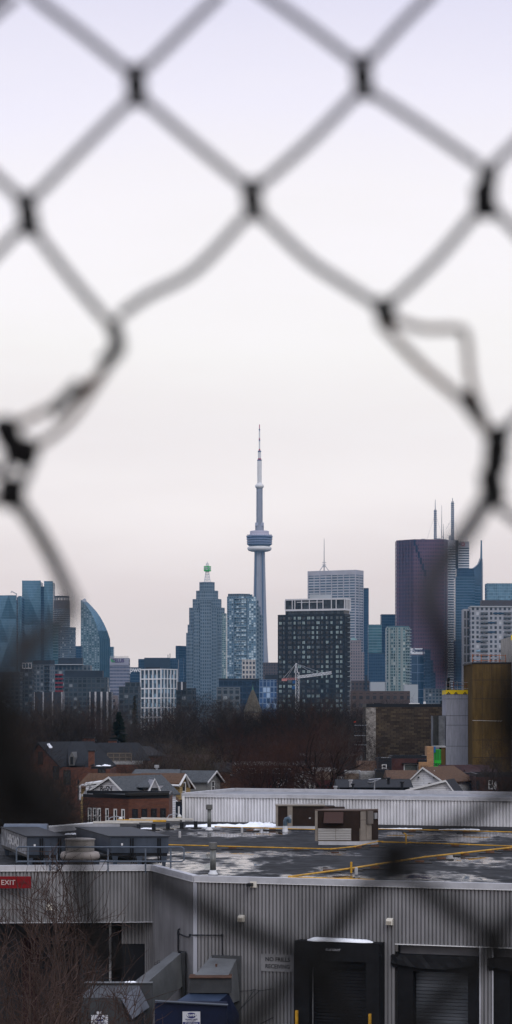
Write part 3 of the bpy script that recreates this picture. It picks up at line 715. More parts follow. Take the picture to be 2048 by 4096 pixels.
text('roundel_letter', 'M', 4, (X(1852,d), d-.7, Z(2177,d)), (1,0,0), white_p, t, .1, .03)
x, y = X(1815,d), d+24; mb = MB(); lattice(mb, x, y, Z(2162,d), Z(2000,d), 1.5, 1.2, 18, .4)
for i in range(18):
    z = Z(2155,d)+(Z(2003,d)-Z(2155,d))*i/18; mb.box(x-2.6, x+2.6, y-.5, y+.5, z, z+1.9)
mb.tube([(x,y,Z(2000,d)), (x,y,Z(1987,d))], .5, 5)
mb.tube([(x,y,Z(2066,d)), (X(1850,d), y+3, Z(2160,d))], .15, 3); mb.tube([(x,y,Z(2066,d)), (X(1790,d), y+3, Z(2110,d))], .15, 3)
mb.build('antenna', MC['antenna steel'], t)
rr_ = MB(); rr_.box(X(1798,d), X(1806,d), d+10, d+16, Z(2162,d), Z(2140,d)); rr_.tube([at(1862,2166,d+3), at(1860,2158,d+3)], .4, 4); rr_.tube([at(1870,2166,d+3), at(1867,2160,d+3)], .4, 4); rr_.build('roof_plant', steel, t)
# --- blue towers right
d = 3650; t = tower('office_tower', 'stepped dark blue glass tower below the white banded skyscraper', rect(1822,1899,d,30), 2308, f_tealb)
block(t, 'upper_block', rect(1826,1896,d+8,20), Z(2310,d), Z(2272,d), f_navy, roofg); block(t, 'right_wing', rect(1899,1923,d+2,25), 0, Z(2336,d), f_tealb, roofg)
d = 3700; t = thing('spired_tower', 'slender blue glass tower with swooping top and thin tall spire', 'building', (X(1915,d), d, 0))
cv = [(1890,2275),(1900,2268),(1908,2261),(1915,2252),(1920,2240),(1922,2232),(1926,2232),(1929,2250),(1929,2910),(1890,2910)]
s_ = MB(); s_.hull6([at(px,min(py,2905),d) for px,py in cv][::-1], [at(px,min(py,2905),d)+Vector((0,22,0)) for px,py in cv][::-1]); s_.build('curved_shaft', mat('deep blue glass', (.03,.06,.1), .2, .4, .2, .03), t)
rb2 = MB(); rb2.tube([at(px,py,d-.5) for px,py in cv[:6]], .9, 4); rb2.tube([at(1928.5,2236,d-.5), at(1929.5,2260,d-.5), at(1929.5,2850,d-.5)], .8, 4); rb2.build('edge_rib', steel, t)
MB().tube([at(1925,2236,d+10), at(1925.5,2161,d+10)], [1.7,1.0], 6).build('spire', mat('spire blue', (.1,.15,.2), .4, .3), t)
tower('office_tower', 'light blue glass tower at the right edge above the grey condo', rect(1947,2090,3500,30), 2333, f_cyan)
# --- grey balcony condo at right
d = 1600; t = thing('condo_building', 'grey condo with blue balcony strips and brown roof box near the right edge', 'building', (X(1980,d), d, 0))
block(t, 'facade', rect(1883,2100,d,20), 0, Z(2426,d), facade('pale condo', (.27,.28,.31), (.05,.06,.075), 2.9, 3.0, .52, .6, .5, .1, .2, (.4,.42,.45), .1), roofg)
block(t, 'roof_slab', rect(1882,2102,d-.6,20), Z(2429,d), Z(2424,d), lightconc)
block(t, 'roof_box', rect(1927,2100,d+5,12), Z(2424,d), Z(2399,d), mat('brown box', (.055,.05,.055), .7))
bbs = {1921: MB(), 2016: MB()}; bs = MB(); rng = random.Random(8)
for i in range(22):
    z = Z(2455,d)-i*3.0
    for x0, bb in bbs.items(): bb.box(X(x0,d), X(x0+30,d), d-1.6, d, z, z+.15); bb.box(X(x0,d), X(x0+30,d), d-1.6, d-1.5, z+.15, z+1.0)
    if i%2 == 0:
        bs.mi = rng.choice([0,1]); x0 = rng.choice([1884,1950,1973,1905,1990]); bs.box(X(x0,d), X(x0+rng.choice([30,42]),d), d-.5, d, z-.2, z+.8)
for bb in bbs.values(): bb.build('balcony_stack', mat('grey balcony', (.09,.1,.11), .6), t)
bs.build('blue_strips', [mat('navy strip', (.02,.05,.09), .5), mat('sky strip', (.22,.33,.42), .5)], t)
t = tower('condo_building', 'narrow white panelled block attached left of the grey balcony condo', rect(1854,1883,1610,15), 2436, mat('white panel block', (.30,.30,.32), .7))
wn_ = MB()
for i in range(8):
    z = Z(2444+i*35,1610)
    for x0,x1 in ((1857,1863),(1868,1879)): wn_.box(X(x0,1610), X(x1,1610), 1609.7, 1610.2, z-4.6, z)
wn_.build('window_strips', glass_d, t)
t = tower('office_tower', 'dark blue glass tower left of and behind the narrow white block', rect(1822,1900,3300,30), 2560, f_navy, penth)
# --- low things above the tree line, centre right
tower('low_block', 'long brown low block spanning behind the trees right of the black tower', rect(1403,1640,1100,15), 2764, f_brownb)
tower('low_block', 'flat white industrial block below the green glass condo', rect(1483,1540,2200,20), 2728, lightconc)
tower('low_block', 'brown block with a tall flue left of the white industrial block', rect(1405,1478,2000,20), 2722, f_brownb)
MB().box(X(1460,2000), X(1468,2000), 1998, 2001, 0, Z(2700,2000)).build('flue', penth, bpy.data.objects[-1] if False else [o for o in bpy.data.objects if o.get('label','').startswith('brown block with a tall flue')][0])
tower('low_block', 'green roofed small block right of the green glass condo', rect(1618,1672,2100,15), 2738, lightconc)
tower('low_block', 'grey stepped block with round tank at the red tower foot', rect(1700,1790,2300,20), 2754, f_grey)
# --- tower crane
d = 1300; cb = at(1189, 2765, d); t = thing('tower_crane', 'white and red tower crane with blue cab before the black tower', 'crane', (cb.x, cb.y, 0))
cy_ = d; mb = MB(); lattice(mb, cb.x, cy_, 0, Z(2690,d), .9, .9, 14, .12); mb.build('mast', white_p, t)
mb = MB(); lattice(mb, cb.x-.6, cy_, Z(2690,d), Z(2653,d), .8, .1, 3, .12); mb.build('apex', white_p, t)
def girder(mb, a, b, h, n, r=.1):
    for i in range(n):
        p = a.lerp(b, i/n); q = a.lerp(b, (i+1)/n); u = Vector((0,0,h)); w = Vector((0,.6,0))
        mb.tube([p-w,q-w], r, 3, False); mb.tube([p+w,q+w], r, 3, False); mb.tube([p+u,q+u], r, 3, False)
        mb.tube([p-w,(p+q)/2+u], r*.8, 3, False); mb.tube([(p+q)/2+u,q-w], r*.8, 3, False); mb.tube([p+w,(p+q)/2+u], r*.8, 3, False)
mb = MB(); girder(mb, at(1189,2714,d), at(1326,2696,d), 1.3, 24); mb.build('jib', white_p, t)
mb = MB(); girder(mb, at(1189,2718,d), at(1128,2720,d), .8, 8); mb.build('counter_jib', mat('crane red', (.38,.16,.15), .5), t)
mb = MB(); mb.box(X(1127,d), X(1148,d), d-.8, d+.8, Z(2724,d), Z(2716,d)); mb.build('counterweight', mat('crane red', (.3,.04,.04)), t)
mb = MB(); mb.tube([at(1184,2654,d), at(1265,2700,d)], .1, 3); mb.tube([at(1184,2654,d), at(1300,2696,d)], .08, 3); mb.tube([at(1184,2654,d), at(1132,2714,d)], .1, 3); mb.tube([at(1184,2654,d), at(1145,2714,d)], .08, 3); mb.build('stay_cables', steel, t)
mb = MB(); mb.box(X(1170,d), X(1182,d), d-1, d+.6, Z(2734,d), Z(2722,d)); mb.box(X(1168,d), X(1180,d), d-1, d+.6, Z(2757,d), Z(2744,d)); mb.build('cab', mat('crane blue', (.015,.06,.16), .4), t)
# ---------------------------------------------------------------- air
hz = MB(); hz.box(-1500, 1500, -60, 6000, -1, 700)
hm = bpy.data.materials.new('haze air'); hm.use_nodes = True; t_ = hm.node_tree; t_.nodes.remove(t_.nodes['Principled BSDF'])
vol = t_.nodes.new('ShaderNodeVolumePrincipled'); vol.inputs['Color'].default_value = (.22,.56,.92,1); vol.inputs['Density'].default_value = 3.2e-5
vol.inputs['Anisotropy'].default_value = 0.0
t_.links.new(vol.outputs[0], [n for n in t_.nodes if n.type == 'OUTPUT_MATERIAL'][0].inputs['Volume'])
tag(hz.build('haze', hm), kind='stuff')

# ---------------------------------------------------------------- trees
def grow(mb, tw, p, dv, ln, r, lev, rng, maxlev, nk, up=.12):
    n = 4 if lev < 2 else (3 if lev < 4 else 2); pts = [p.copy()]; q = p.copy(); dd = dv.copy(); rad = [r]
    for i in range(n):
        dd = (dd + Vector((rng.uniform(-1,1), rng.uniform(-1,1), rng.uniform(-.6,.9)))*(.16 if lev < 2 else .24) + Vector((0,0,up*(.5 if lev else 1)))).normalized()
        q = q + dd*(ln/n); pts.append(q.copy()); rad.append(r*(1-.55*(i+1)/n))
    tw.mi = 0 if lev > 2 else 1
    (mb if lev < 1 else tw).tube(pts, rad, 6 if lev == 0 else (4 if lev < 3 else 3), False)
    if lev >= maxlev: return
    k = nk[lev]
    for i in range(k):
        f_ = (.35 + .65*(i+rng.random())/k) if lev else (.45+.55*(i+rng.random())/k)
        f_ = min(f_, .999); j = min(int(f_*n), n-1); a = pts[j].lerp(pts[j+1], f_*n-j)
        az = rng.uniform(0, 2*math.pi) + i*2.4; t0 = (pts[j+1]-pts[j]).normalized()
        s_ = t0.cross(Vector((math.cos(az), math.sin(az), .3))).normalized()
        an = rng.uniform(.45, .95) if lev else rng.uniform(.4, .9)
        nd = (t0*math.cos(an) + s_*math.sin(an)).normalized()
        grow(mb, tw, a, nd, ln*rng.uniform(.55,.8), max(rad[j]*.62, .012), lev+1, rng, maxlev, nk, up)
def bare_tree(seed, H, r0=.22, nk=(7,5,5,5,4), maxlev=5, up=.12, m=twig, mtr=bark, loc=(0,0,0), label='', group='bare street trees', lean=(0,0), rmin=1):
    rng = random.Random(seed); t = thing('bare_tree', label, 'tree', loc, group)
    a = MB(); b = MB(); grow(a, b, Vector(loc), Vector((lean[0], lean[1], 1)).normalized(), H*.5, r0, 0, rng, maxlev, nk, up)
    zs = [v.z-loc[2] for v in b.v]; s_ = H/max(zs)
    for mb in (a, b): mb.v = [Vector(loc)+(v-Vector(loc))*s_ for v in mb.v]
    a.build('trunk', mtr, t); b.build('crown', [m, mtr], t); return t
NK = (7,5,4,4,4)
protos = [bare_tree(11, 17, .26, NK, 5, .10, twig, bark, (X(300,420),420,0), 'bare brown broad tree with fine upright twigs'),
          bare_tree(12, 17, .24, NK, 5, .16, twig_k, bark, (X(720,400),400,0), 'bare brown upright tree with dense dark twigs'),
          bare_tree(13, 16, .28, (8,5,4,4,4), 5, .06, twig_r, bark, (X(1000,330),330,0), 'bare reddish brown spreading tree with a wide crown'),
          bare_tree(14, 18, .24, NK, 5, .14, twig_p, bark, (X(120,380),380,0), 'bare brown tall tree with a loose open crown')]
spots = [(0,300,1.05,3),(60,450,1,0),(190,340,.92,1),(235,500,1.15,3),(380,360,1.0,0),(410,520,1.15,1),(480,430,.9,2),(560,600,1.05,0),(600,420,.75,1),(640,520,1.05,3),
  (700,560,1.2,2),(770,420,1.06,3),(800,340,.8,1),(850,480,1.16,0),(930,560,1.1,2),(1090,420,.85,3),(1120,340,.95,2),(1190,400,1.06,1),
  (1240,330,1.0,2),(1168,400,1.08,1),(1125,430,1.14,0),(1195,440,1.16,2),(1265,430,1.14,3),(1340,435,1.15,2),(1400,470,1.1,0),(150,430,1.14,3),(225,420,1.1,0),(300,430,1.12,2),(395,440,1.12,3),(665,430,1.02,0),(740,425,1.08,2),(835,430,1.12,3),(925,440,1.08,0),(1215,390,1.04,2),(1130,410,1.06,1),(1280,400,1.04,1),(1010,400,.95,1),(1150,520,1.15,0),(1290,460,1.16,3),(900,400,1.08,1),(1080,600,1.15,0),(960,640,1.2,3),(1180,600,1.2,1),(1250,560,1.15,2),(1330,560,1.15,0),(1010,450,.95,3),(730,480,1.05,0),(680,440,.9,1),(520,480,.95,3),(280,440,1.0,1),(1060,360,.8,1),(1300,310,.85,3),(1400,420,.95,1),(1330,380,1.0,1),(1380,500,1.05,2),(1420,420,.9,0),(1480,620,1.0,3),(1540,700,1.25,1),(1600,620,1.15,0),(1660,700,1.25,2),(1720,640,1.1,3),
  (-60,420,1.1,1),(100,260,.85,2),(-20,230,.9,0),(1010,620,1.05,1),(60,620,1.3,0),(330,640,1.2,1),(470,700,1.1,0),(760,650,1.3,1),(1440,330,.72,1),(40,330,1.0,2),(150,420,1.05,0),(2080,340,.95,2),
  (520,380,.7,3),(560,300,.72,3),(610,292,.6,1),(700,310,.75,3),(500,320,.65,0),(30,400,1.1,2),(110,330,1.0,1),(780,300,.7,2),(250,380,.8,2),(840,300,.62,0),(650,330,.6,2)]
places = ['behind the brick house','by the left edge','among the left tree mass','in front of the finned blocks','near the dark conifer','below the gridded condo','in the middle of the tree belt','left of the turret','right of the turret','in front of the black tower','behind the weathered brick block','far beyond the flat roofed block']
rng = random.Random(3)
sizes = ['tall','mid height','low']
for i, (px, d, s_, v) in enumerate(spots):
    c = copy_tree(protos[v]); c.location = (X(px,d), d, 0); c.scale = (s_*1.15, s_*1.15, s_); c.rotation_euler.z = rng.uniform(0, 6.28)
    marks = ((60,'at the left picture edge'),(160,'above the brick gable house'),(260,'before the sparsely finned block'),(360,'before the red balconies'),(450,'below the curved tower'),(520,'behind the broad spruce'),(600,'beside the slim spruce'),(700,'below the gridded condo'),(780,'below the stepped granite tower'),(880,'left of the glass condo foot'),(980,'just left of the stone turret'),(1060,'just right of the stone turret'),(1150,'at the black tower left corner'),(1200,'under the crane cab'),(1250,'under the crane jib'),(1350,'below the black tower middle'),(1440,'by the fire escape'),(1560,'behind the whitewashed brick strip'),(1700,'behind the weathered brick block'),(1800,'left of the concrete stair tower'),(9999,'at the right edge'))
    mk = next(m for x_, m in marks if px < x_)
    c['label'] = '%s, %s of the belt, %s' % (['brown broad bare tree','dusky upright bare tree','reddish spreading bare tree','pale loose bare tree'][v], 'front row' if d < 350 else 'second row' if d < 450 else 'third row' if d < 600 else 'rear row', mk)
protos[0]['label'] = 'bare brown broad tree before the low finned block at left'
protos[1]['label'] = 'bare brown upright tree below the stepped granite tower'
protos[2]['label'] = 'bare reddish brown tree just under the stone turret'
protos[3]['label'] = 'bare brown tall tree in the dark left corner of the belt'
# the two big old trees in the middle
bare_tree(31, 17.0, .46, (9,6,5,4,4), 5, .05, twig_r, bark, (X(1345,262),262,0), 'largest old bare tree with thick forked trunk and wide dark reddish crown', None, (-.12,0))
bare_tree(37, 13.5, .36, (9,6,5,4,4), 5, .02, twig_r, bark, (X(1080,250),250,0), 'old bare tree with low twisting limbs left of the largest tree', None, (-.2,0))
bare_tree(41, 12.5, .2, NK, 5, .12, mat('olive twigs', (.05,.038,.026), .95), bark, (X(795,270),270,0), 'smaller paler bare tree behind the grey roofed houses', None)
bare_tree(43, 13, .2, NK, 5, .12, twig, bark, (X(2010,240),240,0), 'bare tree with thin limbs at the right edge before the ochre wall', None)
def conifer(px, d, H, wd, label, seed):
    rng = random.Random(seed); loc = Vector((X(px,d), d, 0)); t = thing('conifer', label, 'tree', loc)
    MB().tube([loc, loc+Vector((0,0,H*.97))], [.3,.03], 6).build('trunk', bark, t)
    mb = MB(); n = int(H*5.5)
    for i in range(n):
        f_ = i/n; z = H*(.12+.88*f_); L_ = wd*(1-f_)**.8*rng.uniform(.6,1.1)+.12
        for k_ in range(7):
            q = rng.uniform(0, 6.28); v = Vector((math.cos(q), math.sin(q), 0)); s_ = Vector((-v.y, v.x, 0)); a = loc+Vector((0,0,z))
            m_ = 6
            for j in range(m_):
                g0 = a+v*(L_*j/m_)+Vector((0,0,-.25*L_*(j/m_)+.12*L_*(j/m_)**2)); g1 = g0+v*(L_/m_*1.6)+Vector((0,0,-.12))
                w_ = (.12+.28*(1-j/m_))*min(1,L_)*rng.uniform(.7,1.3)
                mb.face([g0, g1+s_*w_, g1+v*.15]); mb.face([g0, g1+v*.15, g1-s_*w_+Vector((0,0,-.1))])
    mb.build('crown', needle, t)
conifer(476, 345, 14.9, 2.9, 'broad dark spruce rising behind the brick houses', 1)
conifer(538, 560, 18.9, 1.5, 'slim dark spruce in front of the gridded condo', 2)
conifer(1795, 450, 21.2, 1.4, 'dark spruce tip showing behind the scaffold on the concrete stair tower', 3)
conifer(1768, 430, 17.0, 1.6, 'short dark spruce left of the concrete stair tower', 4)
# stone turret
d = 520; cx, cy = X(1011,d), d; t = thing('stone_turret', 'conical slate turret roof with copper finial above the bare trees', 'turret', (cx,cy,0))
k = d/F
MB().lathe([(34*k,0),(34*k,Z(2850,d)),(31*k,Z(2850,d)+.05)], 12, (cx,cy)).build('tower_wall', mat('turret stone', (.12,.1,.085), .9, 0, .3, 1), t)
MB().lathe([(38*k,Z(2848,d)),(30*k,Z(2825,d)),(8*k,Z(2768,d)),(4*k,Z(2760,d))], 12, (cx,cy)).build('slate_roof', mat('turret slate', (.075,.068,.055), .9, 0, .35, 2, .2, (1,1,5)), t)
MB().lathe([(6*k,Z(2767,d)),(3*k,Z(2756,d)),(1*k,Z(2745,d)),(.6*k,Z(2738,d))], 8, (cx,cy)).build('finial', mat('verdigris', (.05,.12,.1), .7), t)

# ---------------------------------------------------------------- houses
def window(t, c, right, w, h, fr=whitefr, out=None, bars=True, pane=glass_d):
    c = Vector(c); r = Vector(right).normalized(); n = Vector((r.y, -r.x, 0)); u = Vector((0,0,1))
    def slab(mb, a0, a1, b0, b1, o0, o1):
        q = lambda a, b, o: c + r*a + u*b + n*o
        mb.hull6([q(a0,b0,o0),q(a1,b0,o0),q(a1,b1,o0),q(a0,b1,o0)], [q(a0,b0,o1),q(a1,b0,o1),q(a1,b1,o1),q(a0,b1,o1)])
    f = MB(); b_ = .09
    slab(f,-w/2,w/2,h/2-b_,h/2,-.05,.06); slab(f,-w/2,w/2,-h/2,-h/2+b_,-.05,.08); slab(f,-w/2,-w/2+b_,-h/2+b_,h/2-b_,-.05,.06); slab(f,w/2-b_,w/2,-h/2+b_,h/2-b_,-.05,.06)
    if bars: slab(f,-w/2+b_,w/2-b_,-.04,.04,-.05,.05)
    o = f.build('window', fr, t)
    p = MB(); slab(p,-w/2+b_,w/2-b_,-h/2+b_,h/2-b_,-.04,.02); p.build('pane', pane, o); return o
def gable(name, label, xl, xa, xr, ya, ye, d, ln, phi, mw, mr, trim=whitefr, over=.35, group=None, cat='house', z0=0, yer=None):
    ph = R(phi); k = d/F; e_ = Vector((math.cos(ph), -math.sin(ph), 0)); r_ = Vector((math.sin(ph), math.cos(ph), 0))
    za, ze = Z(ya,d), Z(ye,d); zer = Z(yer,d) if yer else ze
    o = Vector((X(xa,d), d, 0)); a = (xa-xl)*k/math.cos(ph); b = (xr-xa)*k/math.cos(ph)
    t = thing(name, label, cat, (o.x, o.y, z0), group)
    P = lambda u, z, w: o + e_*u + r_*w + Vector((0,0,z))
    w = MB(); rg = [(-a,z0),(b,z0),(b,zer),(0,za),(-a,ze)]
    f0 = [P(u,z,0) for u,z in rg]; f1 = [P(u,z,ln) for u,z in rg]
    w.face(f0, [(u,z) for u,z in rg]); w.face(f1[::-1], [(u,z) for u,z in rg][::-1])
    w.face([P(b,z0,0),P(b,z0,ln),P(b,zer,ln),P(b,zer,0)], [(0,z0),(ln,z0),(ln,zer),(0,zer)]); w.face([P(-a,z0,ln),P(-a,z0,0),P(-a,ze,0),P(-a,ze,ln)], [(0,z0),(ln,z0),(ln,ze),(0,ze)])
    w.build('wall', mw, t)
    rf = MB(); tr = MB()
    for s_, u1, z1 in ((-1,-a,ze),(1,b,zer)):
        du = u1; dz_ = z1-za; l_ = math.hypot(du, dz_); ux, uz = du/l_, dz_/l_
        ue, ze2 = u1+ux*over, z1+uz*over; nx, nz = (-uz*s_, abs(ux))
        nx = -uz*s_; 
        A0 = (0,za+.03); A1 = (ue,ze2+.03); th_ = .12
        B0 = (0,za+.03+th_); B1 = (ue,ze2+.03+th_)
        for mb, w0, w1, ex in ((rf, -over, ln+over, 0), (tr, -over-.06, -over+.0, .035)):
            q0 = [P(A0[0],A0[1]-ex*1.6,w0),P(A1[0],A1[1]-ex*1.6,w0),P(B1[0],B1[1]+ex*.2,w0),P(B0[0],B0[1]+ex*.2,w0)]; q1 = [P(A0[0],A0[1]-ex*1.6,w1),P(A1[0],A1[1]-ex*1.6,w1),P(B1[0],B1[1]+ex*.2,w1),P(B0[0],B0[1]+ex*.2,w1)]
            mb.hull6(q0, q1)
    rf.build('roof', mr, t); tr.build('rake_trim', trim, t)
    t_P = P
    return t, P, e_
def chimney(t, p, w, z0, z1, m=bk_red, cap=True):
    c = MB().box(p[0]-w/2,p[0]+w/2,p[1]-w/2,p[1]+w/2,z0,z1).build('chimney', m, t)
    if cap: MB().box(p[0]-w/2-.08,p[0]+w/2+.08,p[1]-w/2-.08,p[1]+w/2+.08,z1+.003,z1+.15).build('chimney_cap', dark, c)
    return c
def flat(name, label, poly, z1, mw, group=None, cat='building', cop=conc, par=.35):
    cx = sum(p[0] for p in poly)/len(poly); cy = sum(p[1] for p in poly)/len(poly)
    t = thing(name, label, cat, (cx,cy,0), group)
    MB().prism(poly, 0, z1, top=1).build('wall', [mw, roofg], t)
    c = MB(); n = len(poly); q = shrink(poly, .35)
    for i in range(n): j = (i+1)%n; c.prism([poly[i],poly[j],q[j],q[i]], z1+.003, z1+par)
    c.build('coping', cop, t); return t
# big brick house at left
d = 300
t, P, e_ = gable('brick_house', 'large red brick house with black roofs, dormer and skylight behind the bare left trees', 98, 158, 250, 2972, 3063, d, 9, 40, bk_red, shing_k, dark)
window(t, P(.2, Z(3032,d), -.02), e_, .8, 1.5, dark); window(t, P(2.8, Z(3090,d), -.02), e_, 1, 1.6, dark)
chimney(t, (X(375,d), d-4), .7, 5, Z(3004,d)); 
b_ = MB().prism([(X(250,d),d-2.4),(X(385,d),d-5),(X(420,d),d+4),(X(270,d),d+6)], 0, Z(3067,d)); b_.build('wall', bk_red, t)
b_ = MB().prism([(X(385,d),d-5.02),(X(452,d),d-6),(X(460,d),d+3),(X(420,d),d+4)], 0, Z(3072,d)); b_.build('rear_extension', bk_red, t)
b_ = MB().box(X(376,d),X(450,d),d-5,d+2,Z(3071.5,d),Z(3063,d)); b_.build('parapet', dark, t)
window(t, (X(276,d), d-3.1, Z(3107,d)), (1,-.19,0), .9, 1.7, dark); window(t, (X(412,d),d-5.5,Z(3105,d)), (1,-.14,0), .5, 2.0, dark); window(t, (X(426,d),d-5.7,Z(3105,d)), (1,-.14,0), .5, 2.0, dark)
rf = MB(); rf.hull6([at(272,3062,d-3), at(376,3062,d-4.6), at(330,2976,d+3), at(270,2976,d+4)], [p+Vector((0,.3,.25)) for p in (at(272,3062,d-3), at(376,3062,d-4.6), at(330,2976,d+3), at(270,2976,d+4))]); rf.build('roof', shing_k, t)
dm = MB(); dm.hull6([at(276,3062,d-3.6),at(298,3062,d-3.6),at(298,3030,d-3.6),at(287,3008,d-3.6),at(276,3030,d-3.6)], [p+Vector((.3,4,0)) for p in (at(276,3062,d-3.6),at(298,3062,d-3.6),at(298,3030,d-3.6),at(287,3008,d-3.6),at(276,3030,d-3.6))]); dm.build('dormer', sid_w if False else mat('dormer grey', (.09,.09,.09), .8), t)
window(t, at(287,3042,d-3.62), (1,0,0), .35, .9, dark, bars=False)
sk = MB(); sk.hull6([at(188,2979,d-1.6),at(197,2977,d-1.6),at(209,2991,d-2.2),at(199,2993,d-2.2)],[p+Vector((0,.1,.12)) for p in (at(188,2979,d-1.6),at(197,2977,d-1.6),at(209,2991,d-2.2),at(199,2993,d-2.2))]); sk.build('skylight', mat('skylight white', (.6,.62,.66), .3), t)
def snowpatch(px0, px1, py, d, h, label, seed=0, dep=1.0, zb=None):
    rng = random.Random(seed); z = Z(py,d) if zb is None else zb; mb = MB(); n = 22; a, b = X(px0,d), X(px1,d); rows = []
    for j, (yy, hh) in enumerate(((0,0),(.12,.55),(.45,1),(.8,.6),(1,0))):
        rows.append([Vector((a+(b-a)*i/n, d+yy*dep+rng.uniform(-.08,.08)*dep, z+ (h*hh*(.45+.55*rng.random())*(math.sin(math.pi*min(max(i/n,.03),.97))**.4) if hh else 0))) for i in range(n+1)])
    k = 0; 
    for r0 in rows: mb.v += r0
    for j in range(4):
        for i in range(n): mb.f.append((j*(n+1)+i,j*(n+1)+i+1,(j+1)*(n+1)+i+1,(j+1)*(n+1)+i)); mb.m.append(0)
    return tag(mb.build('snow_patch', snow, None, True), label, 'snow')
snowpatch(383, 406, 3065, d-4, .15, 'small flat snow patch on the brick house extension, left one', 1)
snowpatch(408, 442, 3064, d-4, .25, 'small snow heap on the brick house extension, right one', 2)
d = 330
t, P, e_ = gable('brick_house', 'second brick house with long black ridge roof and red dormer wall', 276, 330, 378, 2976, 3040, d, 8, 60, bk_red, shing_k, dark)
d = 340
t, P, e_ = gable('brick_house', 'dark roofed house with red chimneys beside the broad spruce', 400, 450, 520, 2990, 3022, d, 5, 70, bk_red, shing_k, dark)
chimney(t, (X(358,d),d-2), 1.6, 6, Z(2953,d)); chimney(t, (X(457,d),d-4), 1.1, 6, Z(2962,d)); chimney(t, (X(472,d),d-3), .7, 6, Z(2970,d))
snowpatch(445, 470, 2999, 333, .12, 'thin snow strip on the dark roof below the spruce', 3)
t = flat('brick_extension', 'low dark brick block carrying the wooden roof deck', rect(440,560,318,8), Z(3058,318), bk_red)
d = 316; t = thing('deck_railing', 'weathered wooden deck railing on the brick block below the spruce', 'railing', (X(478,d), d, Z(3058,d)+.36))
pz0, pz1 = Z(3056,d)+.3, Z(3013,d)
for i in range(5): 
    x = X(430+i*24,d); MB().box(x-.06,x+.06,d-.06,d+.06,pz0,pz1).build('post', mat('grey wood', (.12,.10,.08), .9), t)
for z in (pz1, (pz0+pz1)/2): MB().box(X(430,d),X(526,d),d-.1,d-.06,z-.06,z+.06).build('rail', MC['grey wood'], t)
pk_ = MB(); 
for i in range(40): x = X(430+i*2.4,d); pk_.box(x,x+.03,d+.065,d+.09,pz0,pz1-.1)
pk_.build('pickets', MC['grey wood'], t)
# more roofs in the belt
def row_house(px0, px1, yr, ye, d, mr, mw, label, yb=None):
    z1, z2 = Z(yr,d), Z(ye,d); a, b = X(px0,d), X(px1,d); t = thing('row_house', label, 'house', ((a+b)/2, d, 0))
    MB().prism([(a,d+.4),(b,d+.4),(b,d+8),(a,d+8)],0,z2,top=0).build('wall', mw, t)
    r_ = MB(); r_.hull6([(a-.3,d,z2+.003),(a-.3,d+8.4,z2+.003),(a-.3,d+4.2,z1)],[(b+.3,d,z2+.003),(b+.3,d+8.4,z2+.003),(b+.3,d+4.2,z1)]); r_.build('roof', mr, t); return t
row_house(530, 640, 3050, 3075, 330, shing_b, bk_or, 'brown roofed row house between the brick house and grey roofs')
row_house(640, 830, 3019, 3075, 345, mat('dusty red shingles', (.045,.027,.025), .95, 0, .3, 4), bk_or, 'long dull red roof behind the grey roofed houses')
row_house(560, 690, 2975, 3012, 400, shing_k, bk_red, 'dark roof with vents under the trees left of middle')
row_house(860, 1000, 3052, 3088, 380, shing_k, bk_or, 'low dark roof under the old twisting tree')
t = flat('shop_building', 'long low brick shop row with pale coping behind the largest tree', rect(930,1260,330,10), Z(3062,330), bk_or)
for px in (960,1010,1058,1104,1150): window(t, (X(px,330), 329.98, Z(3092,330)), (1,0,0), .9, 1.2)
t = flat('shop_building', 'dark brick building with graffiti wall beneath the largest tree', rect(920,1175,290,8), Z(3114,290), mat('sooty brick', (.045,.022,.018), .9, 0, .4, .7), None, 'building', dark)
gf = MB(); d = 289.95
gf.tube([(X(1112,d),d,Z(3130,d)),(X(1112,d),d-.02,Z(3130,d))], .52, 20); gf.build('graffiti_disc', mat('graffiti black', (.01,.01,.012), .6), t)
def ringmesh(t, px, py, d, r0, r1, m, name='graffiti_ring', a0=0, a1=360):
    mb = MB(); n = 24; c = Vector((X(px,d),d,Z(py,d)))
    for i in range(n):
        q0, q1 = R(a0+(a1-a0)*i/n), R(a0+(a1-a0)*(i+1)/n)
        f = lambda q, r: c+Vector((math.cos(q)*r,0,math.sin(q)*r))
        mb.hull6([f(q0,r0),f(q1,r0),f(q1,r1),f(q0,r1)], [p+Vector((0,.02,0)) for p in (f(q0,r0),f(q1,r0),f(q1,r1),f(q0,r1))])
    return mb.build(name, m, t)
gw = mat('graffiti white', (.5,.5,.5), .6); gr_ = mat('graffiti red', (.3,.03,.04), .6)
ringmesh(t, 1112, 3130, d-.03, .46, .54, gw); ringmesh(t, 1114, 3129, d-.03, .14, .28, gw); MB().tube([(X(1114,d),d-.04,Z(3129,d)),(X(1114,d),d-.06,Z(3129,d))], .14, 12).build('graffiti_dot', gr_, t)
ringmesh(t, 1099, 3130, d-.04, .6, .68, gr_, a0=130, a1=230)
ringmesh(t, 1143, 3126, d-.03, .2, .3, gw, a0=-30, a1=180); ringmesh(t, 1141, 3134, d-.03, .15, .24, gw, a0=60, a1=330)
t = flat('garage', 'plain off-white rendered garage wall right of the largest tree', cor(1178,1252,1262,276,20), Z(3098,276), mat('off white render', (.30,.295,.28), .85, 0, .2, .7))
t = flat('brick_building', 'brown rendered building with red base band right of the white garage', rect(1254,1345,300,8), Z(3086,300), mat('stained render', (.13,.10,.075), .85, 0, .4, .6))
MB().box(X(1254,300),X(1345,300),299.8,299.98,0,Z(3120,300)).build('base_band', mat('dark red paint', (.05,.012,.015), .7), t)
t = flat('brick_building', 'dull red flat roofed building behind the tree, below the tree belt', rect(1120,1240,420,10), Z(3035,420), bk_red)
row_house(1130, 1180, 2967, 2995, 430, mat('dusty red shingles', (.05,.02,.02)), bk_red, 'red gabled roof tip seen through the largest tree')
